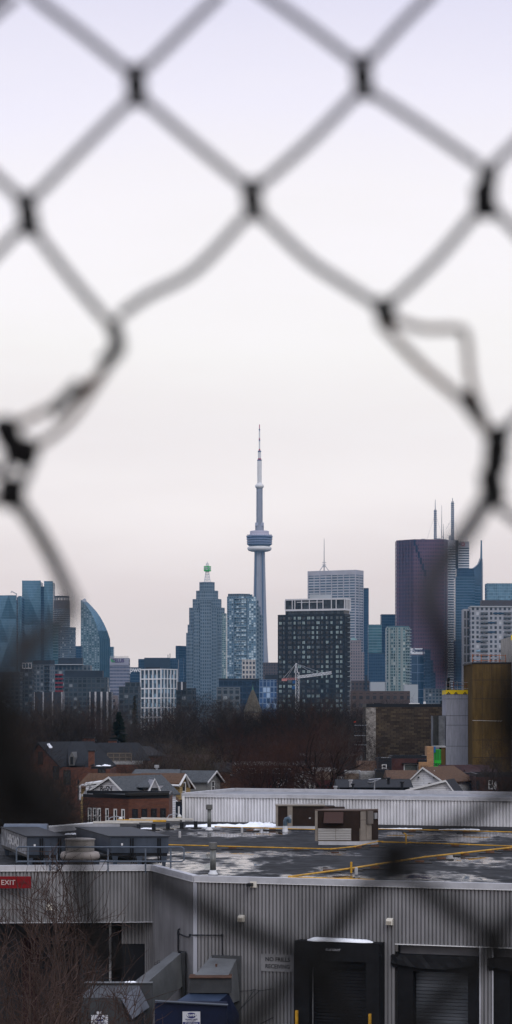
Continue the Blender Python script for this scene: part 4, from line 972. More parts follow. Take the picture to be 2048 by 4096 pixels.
flat('grey_building', 'grey two storey block half hidden behind the largest tree', rect(1200,1420,370,10), Z(3025,370), mat('dark grey render', (.035,.035,.037), .9, 0, .3, .5))
flat('grey_building', 'low dark shed row behind the garage', rect(1330,1470,310,8), Z(3122,310), mat('dark grey render', (.035,.035,.037)))
# white gabled house with graffiti
d = 215
t, P, e_ = gable('white_house', 'white sided gabled house with black graffiti and grey shingle roof', 342, 443, 511, 3113, 3180, d, 8.6, 27, sid_w, shing_g)
text('graffiti_lettering', 'ReSN', .62, P(-.45, Z(3155,d), -.06), e_, mat('graffiti black', (.01,.01,.012)), t, .01, .0, .95, .15, .85)
text('graffiti_lettering', 'Ro', .55, P(-1.9, Z(3146,d)-.2, -.06), e_, mat('faded graffiti', (.2,.2,.22), .7), t, .01, .01, .9, .2)
pt = MB(); pt.hull6([P(-1,Z(3189,d),-.04),P(1.6,Z(3189,d),-.04),P(1.6,Z(3173,d),-.04),P(.4,Z(3168,d),-.04),P(-.4,Z(3178,d),-.04)],[P(-1,Z(3189,d),-.01),P(1.6,Z(3189,d),-.01),P(1.6,Z(3173,d),-.01),P(.4,Z(3168,d),-.01),P(-.4,Z(3178,d),-.01)]); pt.build('stone_patch', mat('grey patch', (.22,.22,.24), .8, 0, .2, 2), t)
an_ = MB(); an_.prism([(X(338,d),d+1.6),(X(430,d),d+1.2),(X(440,d),d+6),(X(345,d),d+6)], 0, Z(3142,d)); an_.build('annex', sid_w, t)
tr_ = MB(); tr_.hull6([at(336,3142,d+1.5), at(425,3130,d+1.1), at(430,3124,d+6), at(345,3136,d+6)], [p+Vector((0,0,.14)) for p in (at(336,3142,d+1.5), at(425,3130,d+1.1), at(430,3124,d+6), at(345,3136,d+6))]); tr_.build('annex_roof', whitefr, t)
# cross gable to the right
d2 = d+5
cg = MB(); cg.hull6([at(530,3180,d2-2), at(600,3180,d2-3.2), at(600,3148,d2-3.2), at(530,3148,d2-2)], [p+Vector((1.2,5,0)) for p in (at(530,3180,d2-2), at(600,3180,d2-3.2), at(600,3148,d2-3.2), at(530,3148,d2-2))]); cg.build('side_wing', sid_w, t)
cg = MB(); cg.hull6([at(512,3150,d2-3), at(606,3150,d2-4.2), at(620,3114,d2), at(506,3114,d2+1)], [p+Vector((0,.3,.16)) for p in (at(512,3150,d2-3), at(606,3150,d2-4.2), at(620,3114,d2), at(506,3114,d2+1))]); cg.build('side_roof', shing_g, t)
cg = MB(); q_ = [at(592,3190,d2-4.8), at(640,3190,d2-4.4), at(640,3166,d2-4.4), at(619,3120,d2-4.6), at(597,3164,d2-4.8)]; cg.hull6(q_, [p+Vector((-.6,3,0)) for p in q_]); tm = MB(); tm.tube([at(594,3170,d2-4.9), at(619,3117,d2-4.7), at(644,3172,d2-4.5)], .09, 4); tm.build('side_trim', whitefr, t); cg.build('side_gable', sid_w, t)
window(t, at(617,3168,d2-4.65), (1,.25,0), .6, .7, dark)
vs = MB(); q_ = [at(320,3200,212), at(320,3144,212), at(330,3140,212), at(345,3142,212)]; vs.tube(q_, .09, 6); tag(vs.build('vent_pipe', mat('pale pipe', (.4,.4,.42), .5)), 'pale bent vent pipe beside the white gabled house', 'pipe')
mp = MB(); mp.tube([at(313,3205,213), at(313,3116,213)], .05, 5); mp.box(X(310,213),X(318,213),212.9,213.1,Z(3135,213),Z(3122,213)); tag(mp.build('utility_mast', dark), 'thin dark service mast left of the white gabled house', 'mast')
# grey roofed houses behind and yellow house
d = 235
t, P, e_ = gable('yellow_house', 'yellow sided house with brown shingle roof just left of the long white wall', 690, 730, 760, 3103, 3150, d, 10, -62, sid_y, shing_b)
d = 228
t = thing('yellow_house_front', 'yellow gable front with brown roof and white rake boards beside the long metal wall', 'house', (X(725,d), d, 0)); t.name = 'yellow_house'
w_ = MB(); w_.face([at(628,3240,d+2), at(740,3240,d), at(740,3150,d), at(742,3098,d), at(716,3140,d+.5)][:4]); 
w_ = MB(); w_.prism([(X(640,d),d+1.2),(X(719,d),d),(X(742,d),d+4),(X(660,d),d+5)], 0, Z(3146,d)); w_.build('wall', sid_y, t)
g_ = MB(); fr_ = [at(719,3146,d-.01), at(754,3150,d+4.2), at(739,3102,d+2)]; g_.hull6(fr_, [p+Vector((-1,.4,0)) for p in fr_]); g_.build('gable_end', sid_y, t)
r_ = MB(); q_ = [at(640,3136,d+.6), at(718,3140,d-.4), at(741,3100,d+1.8), at(655,3100,d+3)]; r_.hull6(q_, [p+Vector((0,.05,.18)) for p in q_]); r_.build('roof', shing_b, t)
tm = MB(); tm.tube([at(717,3143,d-.5), at(741,3100,d+1.7), at(757,3148,d+4)], .13, 4); tm.tube([at(640,3140,d+.5), at(717,3143,d-.5)], .11, 4); tm.build('rake_trim', whitefr, t)
window(t, at(729,3166,d+1.6), (.55,1,0), 1.1, 1.7)
r_ = MB(); q_ = [at(672,3240,d-5), at(726,3218,d-5), at(690,3176,d-1.5), at(640,3140,d+.3)]; r_.hull6(q_, [p+Vector((0,.1,.2)) for p in q_]); r_.build('lower_roof', shing_b, t)
tm = MB(); tm.tube([at(679,3188,d-5), at(724,3222,d-5.2), at(734,3218,d-5)], .14, 4); tm.build('lower_trim', whitefr, t)
t = flat('blue_porch_house', 'dark blue fronted porch below the brown roof left of the metal wall', rect(676,735,222,5), Z(3222,222), mat('dark blue wall', (.01,.015,.03), .7), None, 'house', dark)
MB().box(X(712,221.8),X(719,221.8),221.7,221.95,0,Z(3225,222)).build('door_panel', whitefr, t)
d = 262
t, P, e_ = gable('grey_house', 'grey shingled house with right facing gable and twin windows', 825, 855, 880, 3088, 3125, d, 9, -65, mat('grey siding', (.17,.17,.165), .8, 0, .15, 1), shing_g)
window(t, P(-.3, Z(3146,d), -.03), e_, .7, 1.2)
row_house(700, 850, 3086, 3126, 264, shing_g, MC['grey siding'], 'grey shingled long roof behind the yellow house')
row_house(545, 705, 3080, 3102, 258, shing_g, sid_w, 'grey shingled hip roof behind the white graffiti house')
row_house(568, 640, 3096, 3124, 246, shing_b, sid_y, 'brown shingled roof above the white graffiti house')
for i, (px, py, d_) in enumerate(((627,3060,262),(614,3098,244),(632,3094,244),(487,3100,240),(700,3078,262))):
    v_ = MB(); p = at(px,py,d_); v_.lathe([(.12,p.z-1.6),(.12,p.z-.3),(.25,p.z-.3),(.25,p.z)], 8, (p.x,p.y))
    tag(v_.build('roof_vent', steel if i in (0,3) else dark), ['tall white capped flue above the grey hip roof','dark roof vent on the brown ridge, left one','dark roof vent on the brown ridge, right one','capped flue behind the white gable','small flue above the long grey roof'][i], 'vent', 'roof flues')
# red brick block with windows in front
d = 190
pl = [(X(330,d+4),d+4.5),(X(515,d),d),(X(677,d+2),d+1.8),(X(690,d+12),d+12),(X(340,d+14),d+14)]
t = flat('brick_block', 'two storey red brick block with dark parapet and white trimmed windows behind the roof', pl, Z(3196,d), bk_red, None, 'building', dark, .25)
for px in (360,380,398,430,463,494): 
    f_ = (px-330)/(515-330); yy = d+4.5*(1-f_)-.03; window(t, (X(px,yy), yy, Z(3269,d)), (1,-1.1*4.5/3.5/4,0), .32, 1.2)
for px in (540,577,615,652):
    yy = d+1.8*(px-515)/162-.03; window(t, (X(px,yy), yy, Z(3262,d)), (1,.55,0) if False else (3.1,1.8,0), .46, 1.0, dark)
pp = MB(); pp.prism([(X(500,d),d-.02),(X(516,d),d-.3),(X(678,d+2),d+1.6),(X(676,d+3),d+2.2),(X(518,d),d+.3)], Z(3196,d)+.26, Z(3172,d)); pp.build('parapet_screen', mat('tar black', (.02,.019,.018), .9), t)
pp = MB(); pp.prism([(X(372,d+3),d+3),(X(470,d+1),d+1),(X(516,d),d-.28),(X(516,d),d)], Z(3196,d)+.26, Z(3178,d)); pp.build('sloped_screen', MC['tar black'], t)
# weathered brick warehouse at right
d = 400
t = flat('brick_warehouse', 'large weathered dark brick block with whitewashed left strip', rect(1465,1785,d,14), Z(2828,d), bk_dark, None, 'building', dark, .5)
MB().box(X(1463,d),X(1503,d),d-.06,d-.003,0,Z(2830,d)).build('whitewashed_strip', mat('whitewash', (.07,.062,.055), .9, 0, 0, 1.6, .2, (1,1,1.2), (.3,.28,.26)), t)
MB().box(X(1497,d),X(1530,d),d+2,d+4,Z(2826,d),Z(2812,d)).build('roof_hatch', dark, t)
m_ = MB(); m_.hull6([at(1639,2822,d+2),at(1680,2822,d+2),at(1678,2812,d+2),at(1641,2812,d+2)],[p+Vector((0,3,0)) for p in (at(1639,2822,d+2),at(1680,2822,d+2),at(1678,2812,d+2),at(1641,2812,d+2))]); m_.box(X(1682,d),X(1750,d),d+3,d+5,Z(2822,d),Z(2815,d)); m_.box(X(1700,d),X(1708,d),d+3,d+4,Z(2815,d),Z(2806,d)); m_.build('roof_unit', white_p, t)
# fire escape
d = 398; t = thing('fire_escape', 'dark steel fire escape with an orange flag on the left side of the brick block', 'fire escape', (X(1440,d), d, 0))
for px in (1416, 1462): MB().tube([(X(px,d),d-1,0),(X(px,d),d-1,Z(2885,d))], .08, 5).build('post', dark, t)
for py in (2925,2966,3003): 
    MB().box(X(1416,d),X(1464,d),d-2,d,Z(py,d)-.12,Z(py,d)).build('landing', dark, t)
    MB().tube([(X(1416,d),d-2,Z(py-24,d)),(X(1464,d),d-2,Z(py-24,d))], .04, 4).build('rail', steel, t)
MB().tube([(X(1385,d),d-1,Z(3005,d)),(X(1418,d),d-1,Z(3060,d))], .1, 4).build('stair', steel, t)
m_ = MB(); m_.hull6([at(1414,2890,d-2),at(1422,2889,d-2),at(1423,2884,d-2),at(1416,2886,d-2)],[p+Vector((0,.05,0)) for p in (at(1414,2890,d-2),at(1422,2889,d-2),at(1423,2884,d-2),at(1416,2886,d-2))]); m_.build('flag', mat('orange flag', (.7,.06,.02), .6), t)
# concrete stair tower under construction
d = 380; t = thing('stair_tower', 'unfinished grey concrete stair tower with yellow membrane band and scaffold rails', 'building', (X(1835,d), d, 0))
cblk = mat('blue grey block wall', (.25,.26,.30), .9, 0, .16, 1.4, .1, (2.5,1,.3))
x0, x1 = X(1784,d), X(1889,d); prev = Z(3076,d)-13
for i, py in enumerate((2984, 2900, 2862, 2795)):
    z = Z(py,d); MB().box(x0,x1,d,d+8,max(prev,0),z-.05).build('concrete_lift', cblk, t); MB().box(x0+.01,x1-.01,d-.012,d+8,z-.05+.002,z-.002).build('joint', dark, t); prev = z
MB().box(x0,x1,d,d+8,prev,Z(2777,d)).build('concrete_lift', cblk, t)
MB().box(x0-.01,x1+.01,d-.03,d+8,Z(2777,d)+.003,Z(2760,d)).build('yellow_band', mat('yellow membrane', (.75,.55,.01), .5, 0, .05, 2), t)
tb = MB()
for px in (1794, 1824, 1860): tb.hull6([at(px-9,2777,d-.08),at(px+9,2777,d-.08),at(px,2767,d-.08)],[p+Vector((0,.015,0)) for p in (at(px-9,2777,d-.08),at(px+9,2777,d-.08),at(px,2767,d-.08))])
tb.build('membrane_marks', mat('membrane black', (.02,.02,.02), .6), t)
for px in (1794,1824,1860): text('membrane_lettering', 'GP', .14, at(px,2774,d-.1), (1,0,0), MC['yellow membrane'], t, .005, .02)
rs = mat('rusty scaffold', (.16,.05,.03), .7); 
for px in (1786,1800,1815,1830,1848,1865,1883): MB().tube([at(px,2760,d+(px%3)), at(px+(px%5)-2,2724,d+(px%3))], .05, 4).build('scaffold_post', rs if px%2 else steel, t)
for py in (2728,2740,2752): MB().tube([at(1783,py,d), at(1884,py+3,d)], .035, 4).build('scaffold_rail', steel if py != 2740 else rs, t)
MB().box(X(1735,d),X(1782,d),d+.4,d+6,0,Z(2863,d)).build('side_shaft', mat('damp block wall', (.13,.135,.145), .85, 0, .4, .5), t)
MB().box(X(1733,d),X(1755,d),d+.3,d+.39,Z(2985,d),Z(2863,d)).build('form_panel', mat('dark form', (.03,.03,.028), .8, 0, .3, 1), t)
# ochre slab building
d = 372; t = thing('ochre_building', 'tall blank ochre sheathed block with orange railing on its roof', 'building', (X(1960,d), d, 0))
MB().box(X(1890,d),X(2044,d),d,d+16,0,Z(2655,d)).build('sheathed_wall', mat('ochre sheathing', (.082,.053,.019), .95, 0, .3, .8, .05, (2.2,1,.3)), t)
MB().box(X(1886,d),X(2045,d),d-.1,d+16,Z(2655,d)+.003,Z(2649,d)).build('roof_edge', dark, t)
MB().tube([at(1890,2882,d-.05), at(2010,2884,d-.05)], .03, 4).build('cable', whitefr, t)
for py in (2720,2795,2960,3030): MB().box(X(1890,d),X(2044,d),d-.015,d-.002,Z(py,d)-.03,Z(py,d)+.03).build('panel_seam', dark, t)
for px in (1929,1967,2006): MB().box(X(px,d)-.02,X(px,d)+.02,d-.0145,d-.0022,0,Z(2657,d)).build('panel_joint', dark, t)
for px in (1890,1925,1960,1997,2022): MB().tube([at(px,2650,d+1), at(px,2618,d+1)], .05, 4).build('rail_post', mat('orange rail', (.35,.12,.04), .7), t)
for py in (2620,2632,2642): MB().tube([at(1886,py,d+1), at(2024,py+2,d+1)], .04, 4).build('rail', MC['orange rail'] if py != 2632 else steel, t)
MB().box(X(2045,d)+.01,X(2130,d),d-1.5,d+16,0,Z(2545,d)).build('white_edge', mat('pale column', (.28,.27,.25), .8, 0, .2, .5), t)
MB().box(X(2040,d),X(2110,d),d-1.7,d-1.51,Z(2562,d),Z(2542,d)).build('yellow_cap', MC['yellow membrane'], t)
# tan pier and green panel
d = 360; t = thing('construction_bay', 'tan brick pier beside bright green sheathing panel at the foot of the grey block', 'building', (X(1740,d), d, 0))
MB().prism([(X(1707,d),d),(X(1734,d),d),(X(1734,d),d+4),(X(1707,d),d+4)],0,Z(2986,d)).build('brick_pier', bk_tan, t)
gp = MB().box(X(1737,d),X(1765,d),d+.3,d+.5,0,Z(2998,d)).build('green_panel', mat('green sheathing', (.02,.35,.03), .5, 0, .1, 1), t)
MB().box(X(1737,d),X(1765,d),d+.26,d+.295,Z(3040,d),Z(3000,d)).build('green_panel', mat('dark green sheathing', (.015,.16,.02), .5), t)
for px in (1738,1748,1758): MB().box(X(px,d)-.03,X(px,d)+.03,d+.2,d+.255,Z(3040,d),Z(3000,d)).build('stud', mat('green stud', (.02,.3,.05), .6), t)
text('panel_lettering', 'DEXX', .5, at(1750,3058,d+.25), (1,0,-.0), dark, gp, .01, .02)
MB().box(X(1735,d),X(1742,d),d-.05,d+.2,Z(3010,d),Z(2986,d)).build('blue_tarp', mat('tarp blue', (.01,.09,.25), .5), t)
MB().box(X(1765,d)+.01,X(1783,d),d+.3,d+4,0,Z(2990,d)).build('ochre_wall', MC['ochre sheathing'], t)
MB().box(X(1735,d),X(1784,d),d+.1,d+4,Z(2990,d)+.003,Z(2984,d)).build('slab', conc, t)
# houses at right
d = 330
t = flat('brick_house', 'dark maroon brick house with a wide curtained window beside the tan pier', rect(1567,1707,d,8), Z(3034,d), mat('maroon brick', (.05,.022,.02), .9, 0, .3, .8), None, 'house', dark)
window(t, (X(1644,d), d-.03, Z(3071,d)), (1,0,0), 1.9, 1.0, whitefr, bars=False, pane=mat('curtained glass', (.06,.065,.06), .4, 0, .4, 3, .5, (6,1,1)))
MB().box(X(1608,d),X(1674,d),d-.5,d-.003,Z(3055,d),Z(3052,d)).build('awning', dark, t)
t = flat('brick_house', 'ochre brick wall fragment with faded lettering beside the maroon house', rect(1676,1708,328,3), Z(3048,328), bk_tan, None, 'wall', dark)
text('faded_lettering', 'SOD', .45, at(1697,3068,327.9), (1,0,0), dark, t, .01)
row_house(1440, 1513, 3045, 3086, 318, shing_b, sid_w, 'small house with brown patched roof left of the maroon house')
t = flat('dormer_house', 'small dark house with white framed window beside the brown patched roof', rect(1513,1566,316,7), Z(3042,316), shing_k, None, 'house', dark)
window(t, (X(1537,316), 315.97, Z(3072,316)), (1,0,0), .6, .9)
for i, px in enumerate((1530,1540,1550)):
    v_ = MB(); p = at(px,3042,317); v_.lathe([(.1,p.z),(.16,p.z+.3),(.16,p.z+.38)], 8, (p.x,p.y)); tag(v_.build('roof_vent', white_p), 'small white turbine vent in a row of three on the dark house', 'vent', 'white roof vents')
t = flat('white_shed', 'peeling white brick shed below the brown patched roof', rect(1441,1503,300,4), Z(3098,300), mat('peeling white', (.2,.2,.2), .9, 0, 0, 3, .3, (1,1,4), (.06,.055,.05)), None, 'shed')
flat('black_shed', 'plain black shed right of the peeling white shed', rect(1503,1555,298,4), Z(3090,298), mat('tar black', (.02,.019,.018)), None, 'shed', dark)
flat('low_wall_building', 'crumbling grey low building at the left of the peeling shed', rect(1380,1442,305,4), Z(3094,305), mat('stained render', (.13,.1,.075)), None, 'shed')
d = 262
t, P, e_ = gable('white_gabled_house', 'house with white sided gable and brown shingle roof behind the black ridge', 1643, 1695, 1769, 3074, 3126, d, 9, 24, sid_w, shing_b)
for u in (-.6, 1.1): MB().box(P(u,0,0).x-.07,P(u,0,0).x+.07,P(u,0,0).y-.35,P(u,0,0).y+.1,Z(3112,d),Z(3107,d)).build('gable_vent', dark, t)
MB().box(X(1732,d),X(1742,d),d+1,d+1.6,Z(3088,d),Z(3083,d)).build('skylight', whitefr, t)
row_house(1560, 1665, 3084, 3116, 268, shing_b, whitefr, 'brown shingled roof with white fascia left of the white gable')
row_house(1360, 1640, 3122, 3150, 226, shing_k, dark, 'long black shingled roof just behind the corrugated wall')
t, P, e_ = gable('black_roof_house', 'black roofed house end with small white gable behind the corrugated wall', 1640, 1785, 1812, 3126, 3163, 224, 5, 12, sid_w, shing_k)
t = row_house(1775, 1960, 3062, 3110, 285, mat('dark red shingles', (.03,.014,.014), .95, 0, .3, 3), bk_red, 'dark red roofed house with crooked gutter right of the white gable')
MB().tube([at(1790,3098,284), at(1870,3110,284), at(1920,3118,284)], .12, 5).build('gutter', mat('faded gutter', (.2,.2,.2), .6), t)
chimney(t, (X(1864,282),282), .9, 4, Z(3096,282)); 
t, P, e_ = gable('dark_house', 'black roofed gable house before the ochre building', 1800, 1855, 1910, 3066, 3102, 292, 7, 10, bk_red, shing_k, dark)
row_house(1880, 1990, 3078, 3110, 280, MC['dark red shingles'], bk_red, 'dark red roof in front of the ochre building foot')
t = flat('dark_brick_house', 'dark brick house with bright white window bars near the right edge', rect(1905,2100,262,8), Z(3108,262), mat('sooty brick', (.045,.022,.018)), None, 'house', dark)
window(t, (X(1962,262),261.97,Z(3139,262)), (1,0,0), .45, .95); window(t, (X(1980,262),261.97,Z(3142,262)), (1,0,0), .25, .8); window(t, (X(1912,262),261.97,Z(3139,262)), (1,0,0), .3, .9, dark)
sd_ = MB(); p = at(1497,3128,224); sd_.tube([p-Vector((0,0,.9)), p+Vector((.05,0,.2))], .05, 4); sd_.tube([p+Vector((-.5,0,.2)), p+Vector((.6,0,.3))], .05, 4); sd_.tube([p+Vector((-.4,0,-.1)), p+Vector((.5,0,.25))], .04, 4); sd_.lathe([(.02,p.z-.25),(.28,p.z-.05),(.3,p.z)], 12, (p.x-.35,p.y)); tag(sd_.build('satellite_dish', steel), 'grey satellite dish and antenna bracket on the black ridge roof', 'dish')
for i, (px,py) in enumerate(((1403,3125),(1410,3140),(1554,3116),(1608,3132),(1722,3138),(1342,3150))):
    v_ = MB(); p = at(px,py,225); v_.lathe([(.13,p.z-.5),(.13,p.z),(.2,p.z+.02),(.2,p.z+.14)], 8, (p.x,p.y)); tag(v_.build('roof_vent', steel if i in (0,5) else dark), ['pale capped vent at the left end of the black roof','rusty low vent on the left of the black roof','dark vent on the black roof near the dish','dark vent mid black roof','dark vent on the right of the black roof','grey box vent above the corrugated wall'][i], 'vent')
# ---------------------------------------------------------------- the metal clad store building
ZR = 7.4                                      # roof level (6.6 m below the eye)
def rd(py): return (CZ-ZR)*F/(py-HZ)          # distance of a roof row
def rp(px, py): d = rd(py); return Vector((X(px,d), d, ZR))
def wallmat(name, col, dirt, spec=.4):
    m = bpy.data.materials.new(name); m.use_nodes = True; t = m.node_tree; b = t.nodes['Principled BSDF']; l = t.links
    tc = t.nodes.new('ShaderNodeTexCoord'); mp = t.nodes.new('ShaderNodeMapping'); mp.inputs['Scale'].default_value = (1.2,1.2,.12); l.new(tc.outputs['Object'], mp.inputs[0])
    n1 = t.nodes.new('ShaderNodeTexNoise'); n1.inputs['Scale'].default_value = 2.2; n1.inputs['Detail'].default_value = 8; l.new(mp.outputs[0], n1.inputs['Vector'])
    n2 = t.nodes.new('ShaderNodeTexNoise'); n2.inputs['Scale'].default_value = .5; n2.inputs['Detail'].default_value = 4; l.new(tc.outputs['Object'], n2.inputs['Vector'])
    r = t.nodes.new('ShaderNodeValToRGB'); r.color_ramp.elements[0].position = .38; r.color_ramp.elements[0].color = (*[c*(1-dirt) for c in col],1); r.color_ramp.elements[1].position = .6; r.color_ramp.elements[1].color = (*col,1)
    ad = t.nodes.new('ShaderNodeMath'); ad.operation = 'MULTIPLY_ADD'; ad.inputs[1].default_value = .5
    hf = t.nodes.new('ShaderNodeMath'); hf.operation = 'MULTIPLY'; hf.inputs[1].default_value = .5; l.new(n2.outputs[0], hf.inputs[0]); l.new(n1.outputs[0], ad.inputs[0]); l.new(hf.outputs[0], ad.inputs[2])
    l.new(ad.outputs[0], r.inputs[0]); l.new(r.outputs[0], b.inputs['Base Color']); b.inputs['Roughness'].default_value = .55; b.inputs['Specular IOR Level'].default_value = spec
    return m
w_front = wallmat('grey steel cladding', (.215,.213,.22), .35, .15); w_far = wallmat('white steel cladding', (.64,.64,.66), .35, .2)
capm = mat('pale flashing', (.40,.405,.43), .45, .2, .12, 1.5); capw = mat('white flashing edge', (.62,.62,.62), .5)
# roof surface with puddles
def roofmat():
    m = bpy.data.materials.new('wet roof membrane'); m.use_nodes = True; t = m.node_tree; b = t.nodes['Principled BSDF']; l = t.links
    def M(op, *a):
        n = t.nodes.new('ShaderNodeMath'); n.operation = op
        for i, x in enumerate(a):
            if isinstance(x, (int,float)): n.inputs[i].default_value = x
            else: l.new(x, n.inputs[i])
        return n.outputs[0]
    tc = t.nodes.new('ShaderNodeNewGeometry'); P_ = tc.outputs['Position']; sp = t.nodes.new('ShaderNodeSeparateXYZ'); l.new(P_, sp.inputs[0])
    def noise(sc, st, det=6):
        mp = t.nodes.new('ShaderNodeMapping'); mp.inputs['Scale'].default_value = st; l.new(P_, mp.inputs[0])
        n = t.nodes.new('ShaderNodeTexNoise'); n.inputs['Scale'].default_value = sc; n.inputs['Detail'].default_value = det; n.inputs['Roughness'].default_value = .6; l.new(mp.outputs[0], n.inputs['Vector']); return n.outputs['Fac']
    n1 = noise(.55, (1,.28,1)); n2 = noise(1.3, (1,.7,1), 8)
    f = -0.9
    cur = None
    for (px0,px1,y0,y1) in ((560,1300,3402,3440),(560,1130,3420,3530),(700,1270,3300,3352),(1500,2200,3318,3372),(1080,1560,3472,3560),(1500,2100,3486,3570),(1250,1480,3400,3425),(1650,2100,3420,3470),(560,900,3300,3335)):
        dA, dB = rd(y1), rd(y0); cy = (dA+dB)/2; ry = (dB-dA)/2; cx = (X(px0,cy)+X(px1,cy))/2; rx = (X(px1,cy)-X(px0,cy))/2
        a = M('DIVIDE', M('SUBTRACT', sp.outputs[0], cx), rx); c = M('DIVIDE', M('SUBTRACT', sp.outputs[1], cy), ry)
        e_ = M('SUBTRACT', 1.0, M('ADD', M('MULTIPLY', a, a), M('MULTIPLY', c, c)))
        cur = e_ if cur is None else M('MAXIMUM', cur, e_)
    v = M('ADD', M('MULTIPLY', M('MAXIMUM', cur, -.8), .5), M('ADD', M('MULTIPLY', M('SUBTRACT', n1, .5), 2.6), M('MULTIPLY', M('SUBTRACT', n2, .5), 1.3)))
    wet = M('MINIMUM', 1.0, M('MAXIMUM', 0.0, M('MULTIPLY', M('SUBTRACT', v, .08), 2.2)))
    rr = t.nodes.new('ShaderNodeValToRGB'); l.new(n2, rr.inputs[0]); rr.color_ramp.elements[0].position=.35; rr.color_ramp.elements[0].color=(.010,.0105,.0115,1); rr.color_ramp.elements[1].position=.62; rr.color_ramp.elements[1].color=(.034,.035,.038,1)
    mx = t.nodes.new('ShaderNodeMix'); mx.data_type='RGBA'; l.new(wet, mx.inputs[0]); l.new(rr.outputs[0], mx.inputs[6]); mx.inputs[7].default_value=(.012,.013,.016,1)
    l.new(mx.outputs[2], b.inputs['Base Color']); l.new(M('MULTIPLY_ADD', wet, -.74, .78), b.inputs['Roughness'])
    l.new(M('MULTIPLY_ADD', wet, .19, .04), b.inputs['Specular IOR Level'])
    n3 = noise(9, (1,.5,1), 3)
    bp = t.nodes.new('ShaderNodeBump'); bp.inputs['Distance'].default_value = .01; l.new(n3, bp.inputs['Height']); l.new(M('MULTIPLY_ADD', wet, -.29, .3), bp.inputs['Strength']); l.new(bp.outputs[0], b.inputs['Normal'])
    return m
bt = thing('store_building', 'long low store building clad in ribbed grey metal with a wet flat roof', 'building', (0, 110, 0))
ZP = ZR + .12                                 # parapet top
pf = [Vector((X(-120,107.4),107.4)), Vector((X(612,108.0),108.0)), Vector((X(780,100.6),100.6)), Vector((X(2200,95.2),95.2))]
fw0 = [Vector((X(733,154.6),154.6)), Vector((X(2250,145.4),145.4))]
back_left = [Vector((X(560,rd(3292)), rd(3292))), Vector((X(180,rd(3330)), rd(3330))), Vector((X(-120,rd(3340)), rd(3340)))]
poly = [(p.x,p.y) for p in pf] + [(fw0[1].x, fw0[1].y), (fw0[0].x, fw0[0].y), (X(560,156),156)] + [(back_left[1].x, back_left[1].y),(back_left[2].x, back_left[2].y)]
MB().face([(x,y,ZR) for x,y in poly]).build('roof', roofmat(), bt)
def edge(a, b, z0, z1, o, th, m, name):
    dv = (b-a).normalized(); n = Vector((dv.y,-dv.x)); mb = MB().prism([tuple(a+n*o), tuple(b+n*o), tuple(b+n*(o-th)), tuple(a+n*(o-th))], z0, z1); return mb.build(name, m, bt)
zl = Z(3690,107.5)
def wpanel(a, b, z0, z1, m, name, pitch=.155, dep=.075):
    dv = (b-a).normalized(); n = Vector((dv.y,-dv.x)); mb = MB().corr(a, b, z0, z1, pitch, dep, n)
    return mb.build(name, m, bt)
w0 = wpanel(pf[0], pf[1], zl, ZP-.13, w_front, 'wall_panel')
w1 = wpanel(pf[1]+Vector((.02,0)), pf[2], 0, ZP-.13, w_front, 'wall_panel')
# right hand front wall, with dock openings
fd = (pf[3]-pf[2]).normalized(); fn_ = Vector((fd.y,-fd.x)); FL = (pf[3]-pf[2]).length
def wx(px):                                    # distance along the front wall of a photo column
    s_ = (px-1024)/F; return (s_*pf[2].y - pf[2].x)/(fd.x - s_*fd.y)
def wp(u, z, o=0): p = pf[2]+fd*u+fn_*o; return Vector((p.x,p.y,z))
def wz(px, py): u = wx(px); return CZ + (HZ-py)*(pf[2]+fd*u).y/F
uA = wx(1582); zlin = wz(1800, 3782)
wpanel(pf[2], pf[2]+fd*uA, 0, ZP-.13, w_front, 'wall_panel')
wpanel(pf[2]+fd*uA, pf[3], zlin, ZP-.13, w_front, 'wall_panel')
for (a, b) in ((pf[0],pf[1]),(pf[1],pf[2]),(pf[2],pf[3])):
    edge(a, b, ZP-.13, ZP+.10, .10, .30, capm, 'coping'); edge(a, b, ZP-.155, ZP-.132, .115, .1, capw, 'drip_edge')
MB().box(pf[2].x-.07,pf[2].x+.09,pf[2].y-.09,pf[2].y+.03,0,ZP-.16).build('corner_trim', mat('pale corner trim', (.30,.31,.35), .5), bt)
edge(pf[0], pf[1], zl-.03, zl, .08, .1, capm, 'lower_trim')
edge(pf[2]+fd*uA, pf[3], zlin-.03, zlin, .08, .1, capw, 'lower_trim')
# recessed bay at left
rc = MB(); 
rc.face([(pf[0].x,pf[0].y+.05,zl-.03),(pf[1].x,pf[1].y+.05,zl-.03),(pf[1].x,pf[1].y+5,zl-.03),(pf[0].x,pf[0].y+5,zl-.03)])
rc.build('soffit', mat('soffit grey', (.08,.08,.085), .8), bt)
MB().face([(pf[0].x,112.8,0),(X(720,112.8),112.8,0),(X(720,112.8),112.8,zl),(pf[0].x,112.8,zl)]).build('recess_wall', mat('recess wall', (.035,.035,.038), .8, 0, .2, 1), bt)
wpanel(Vector((X(487,108.9),108.9)), Vector((X(582,108.9),108.9)), Z(3775,108.9), zl-.04, w_front, 'wall_panel')
wpanel(Vector((X(582,108.6),108.6)), Vector((X(612,108.2),108.2)), 0, zl-.04, w_front, 'wall_panel')
MB().box(X(487,108.9),X(581,108.9),108.95,109.05,0,Z(3776,108.9)).build('dark_door', dark, bt)
MB().box(X(441,110)-.05,X(441,110)+.05,109.9,110,0,zl-.05).build('door_post', steel, bt)
dw_ = MB()
for i in range(30): dw_.box(X(320,111),X(430,111),110.95,111,i*.15+.1,i*.15+.22)
dw_.build('roller_door', mat('dark roller door', (.05,.05,.054), .5, .3), bt)
MB().box(X(90,111),X(160,111),110.95,111.05,0,4.2).build('red_door', mat('dark maroon door', (.018,.004,.006), .6), bt)
